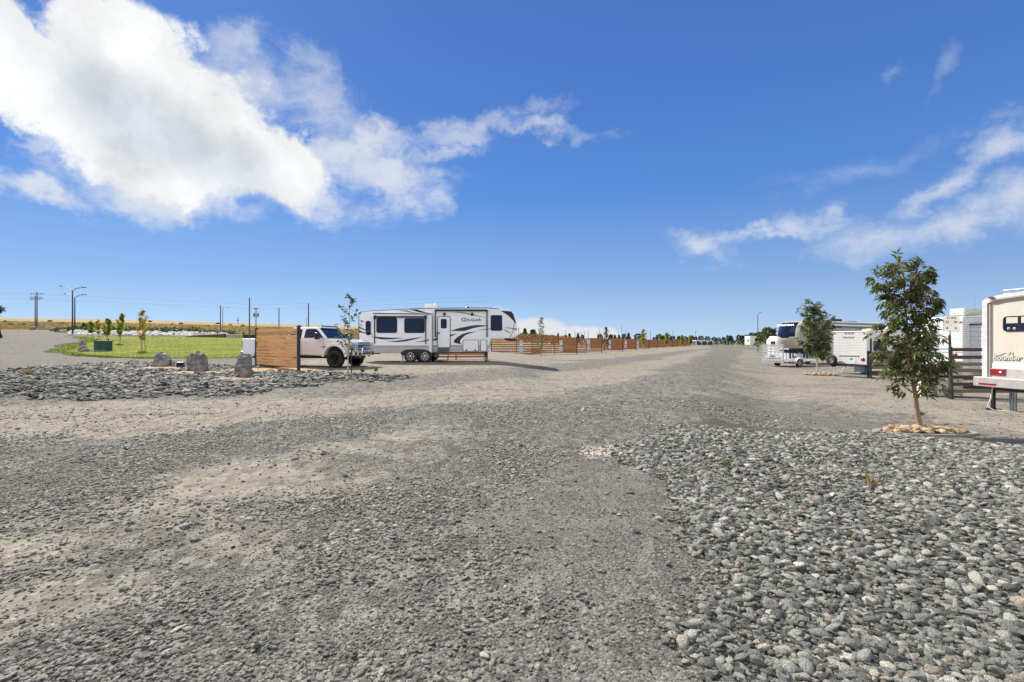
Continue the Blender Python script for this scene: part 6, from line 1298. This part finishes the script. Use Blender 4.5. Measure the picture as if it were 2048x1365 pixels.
# ramp, pale blocks, dark boards behind the lawn
D = 86; m = MB(); xs = [(px-1024)/F*D for px in (374, 400, 451)]; zt_ = [hz_at(0, y, D) for y in (673.5, 671, 669)]; zb_ = [tz(x, D) for x in xs]
m.prism([(xs[0], zb_[0]-.3), (xs[0], zt_[0]), (xs[1], zt_[1]), (xs[2], zt_[2]), (xs[2], zb_[2]-.3)], D, D+6); o = m.build('retaining_wall', mat('dark_brown_wall', (.10, .065, .05), .8, var=.3)); tag(o, 'low dark brown sloping retaining wall at the right end of the rock bank', 'wall')
t = empty('concrete_barrier', ((452-1024)/F*D, D, tz((452-1024)/F*D, D)), 0, 'row of pale upright concrete posts behind the lawn', 'barrier'); W_ = 36/F*D; h = 7/F*D
for k in range(8): m = MB(); x = W_*(k+.5)/8; m.bb(x-W_*.036, x+W_*.036, 0, .3, -.2, h); m.build('upright', mat('pale_concrete', (.52, .5, .46), .8, var=.2), t)
m = MB(); m.bb(0, W_, .1, .3, h*.1, h*.8); m.build('rail', mat('dark_backing', (.12, .10, .09), .8), t)
t = empty('board_wall', ((487-1024)/F*D, D, tz((487-1024)/F*D, D)), 0, 'black low board wall between the pale posts and the wooden screen', 'wall'); m = MB(); m.bb(0, 2.2, 0, .1, -.2, h*.9); m.build('boards', BLACK, t); m = MB(); m.bb(-.08, .08, -.06, .12, -.2, h*1.7); m.build('post', POST, t)
# far sheds
D = 190; x = (1392-1024)/F*D; t = empty('shed', (x, D, hz_at(0, 691, D)), 0, 'low open shed with pale roof and dark front at the end of the road', 'shed'); w_ = 33/F*D; h = 10/F*D
m = MB(); m.bb(0, w_, 0, 4, 0, h*.55); m.build('wall', mat('shed_dark', (.05, .05, .055), .8), t); m = MB(); m.prism([(-.2, h*.72), (-.2, h*.95), (w_*.5, h*1.02), (w_+.2, h*.95), (w_+.2, h*.72)], -.4, 4.4); m.build('roof', mat('shed_roof', (.42, .42, .43), .5), t)
for k in range(4): m = MB(); xx = w_*k/3; m.bb(xx-.08, xx+.08, -.3, -.15, 0, h*.8); m.build('post', WHITE2, t)
# far field fence
D = 200; t = empty('rail_fence', ((1425-1024)/F*D, D, tz((1440-1024)/F*D, D)), 0, 'thin rail fence across the green field at the end of the road', 'fence'); w_ = 80/F*D
m = MB(); [m.bb(0, w_, 0, .06, z, z+.08) for z in (.5, 1.0)]; m.build('rails', POLE, t)
for k in range(9): m = MB(); m.bb(w_*k/8-.06, w_*k/8+.06, 0, .1, -.2, 1.2); m.build('post', POLE, t)
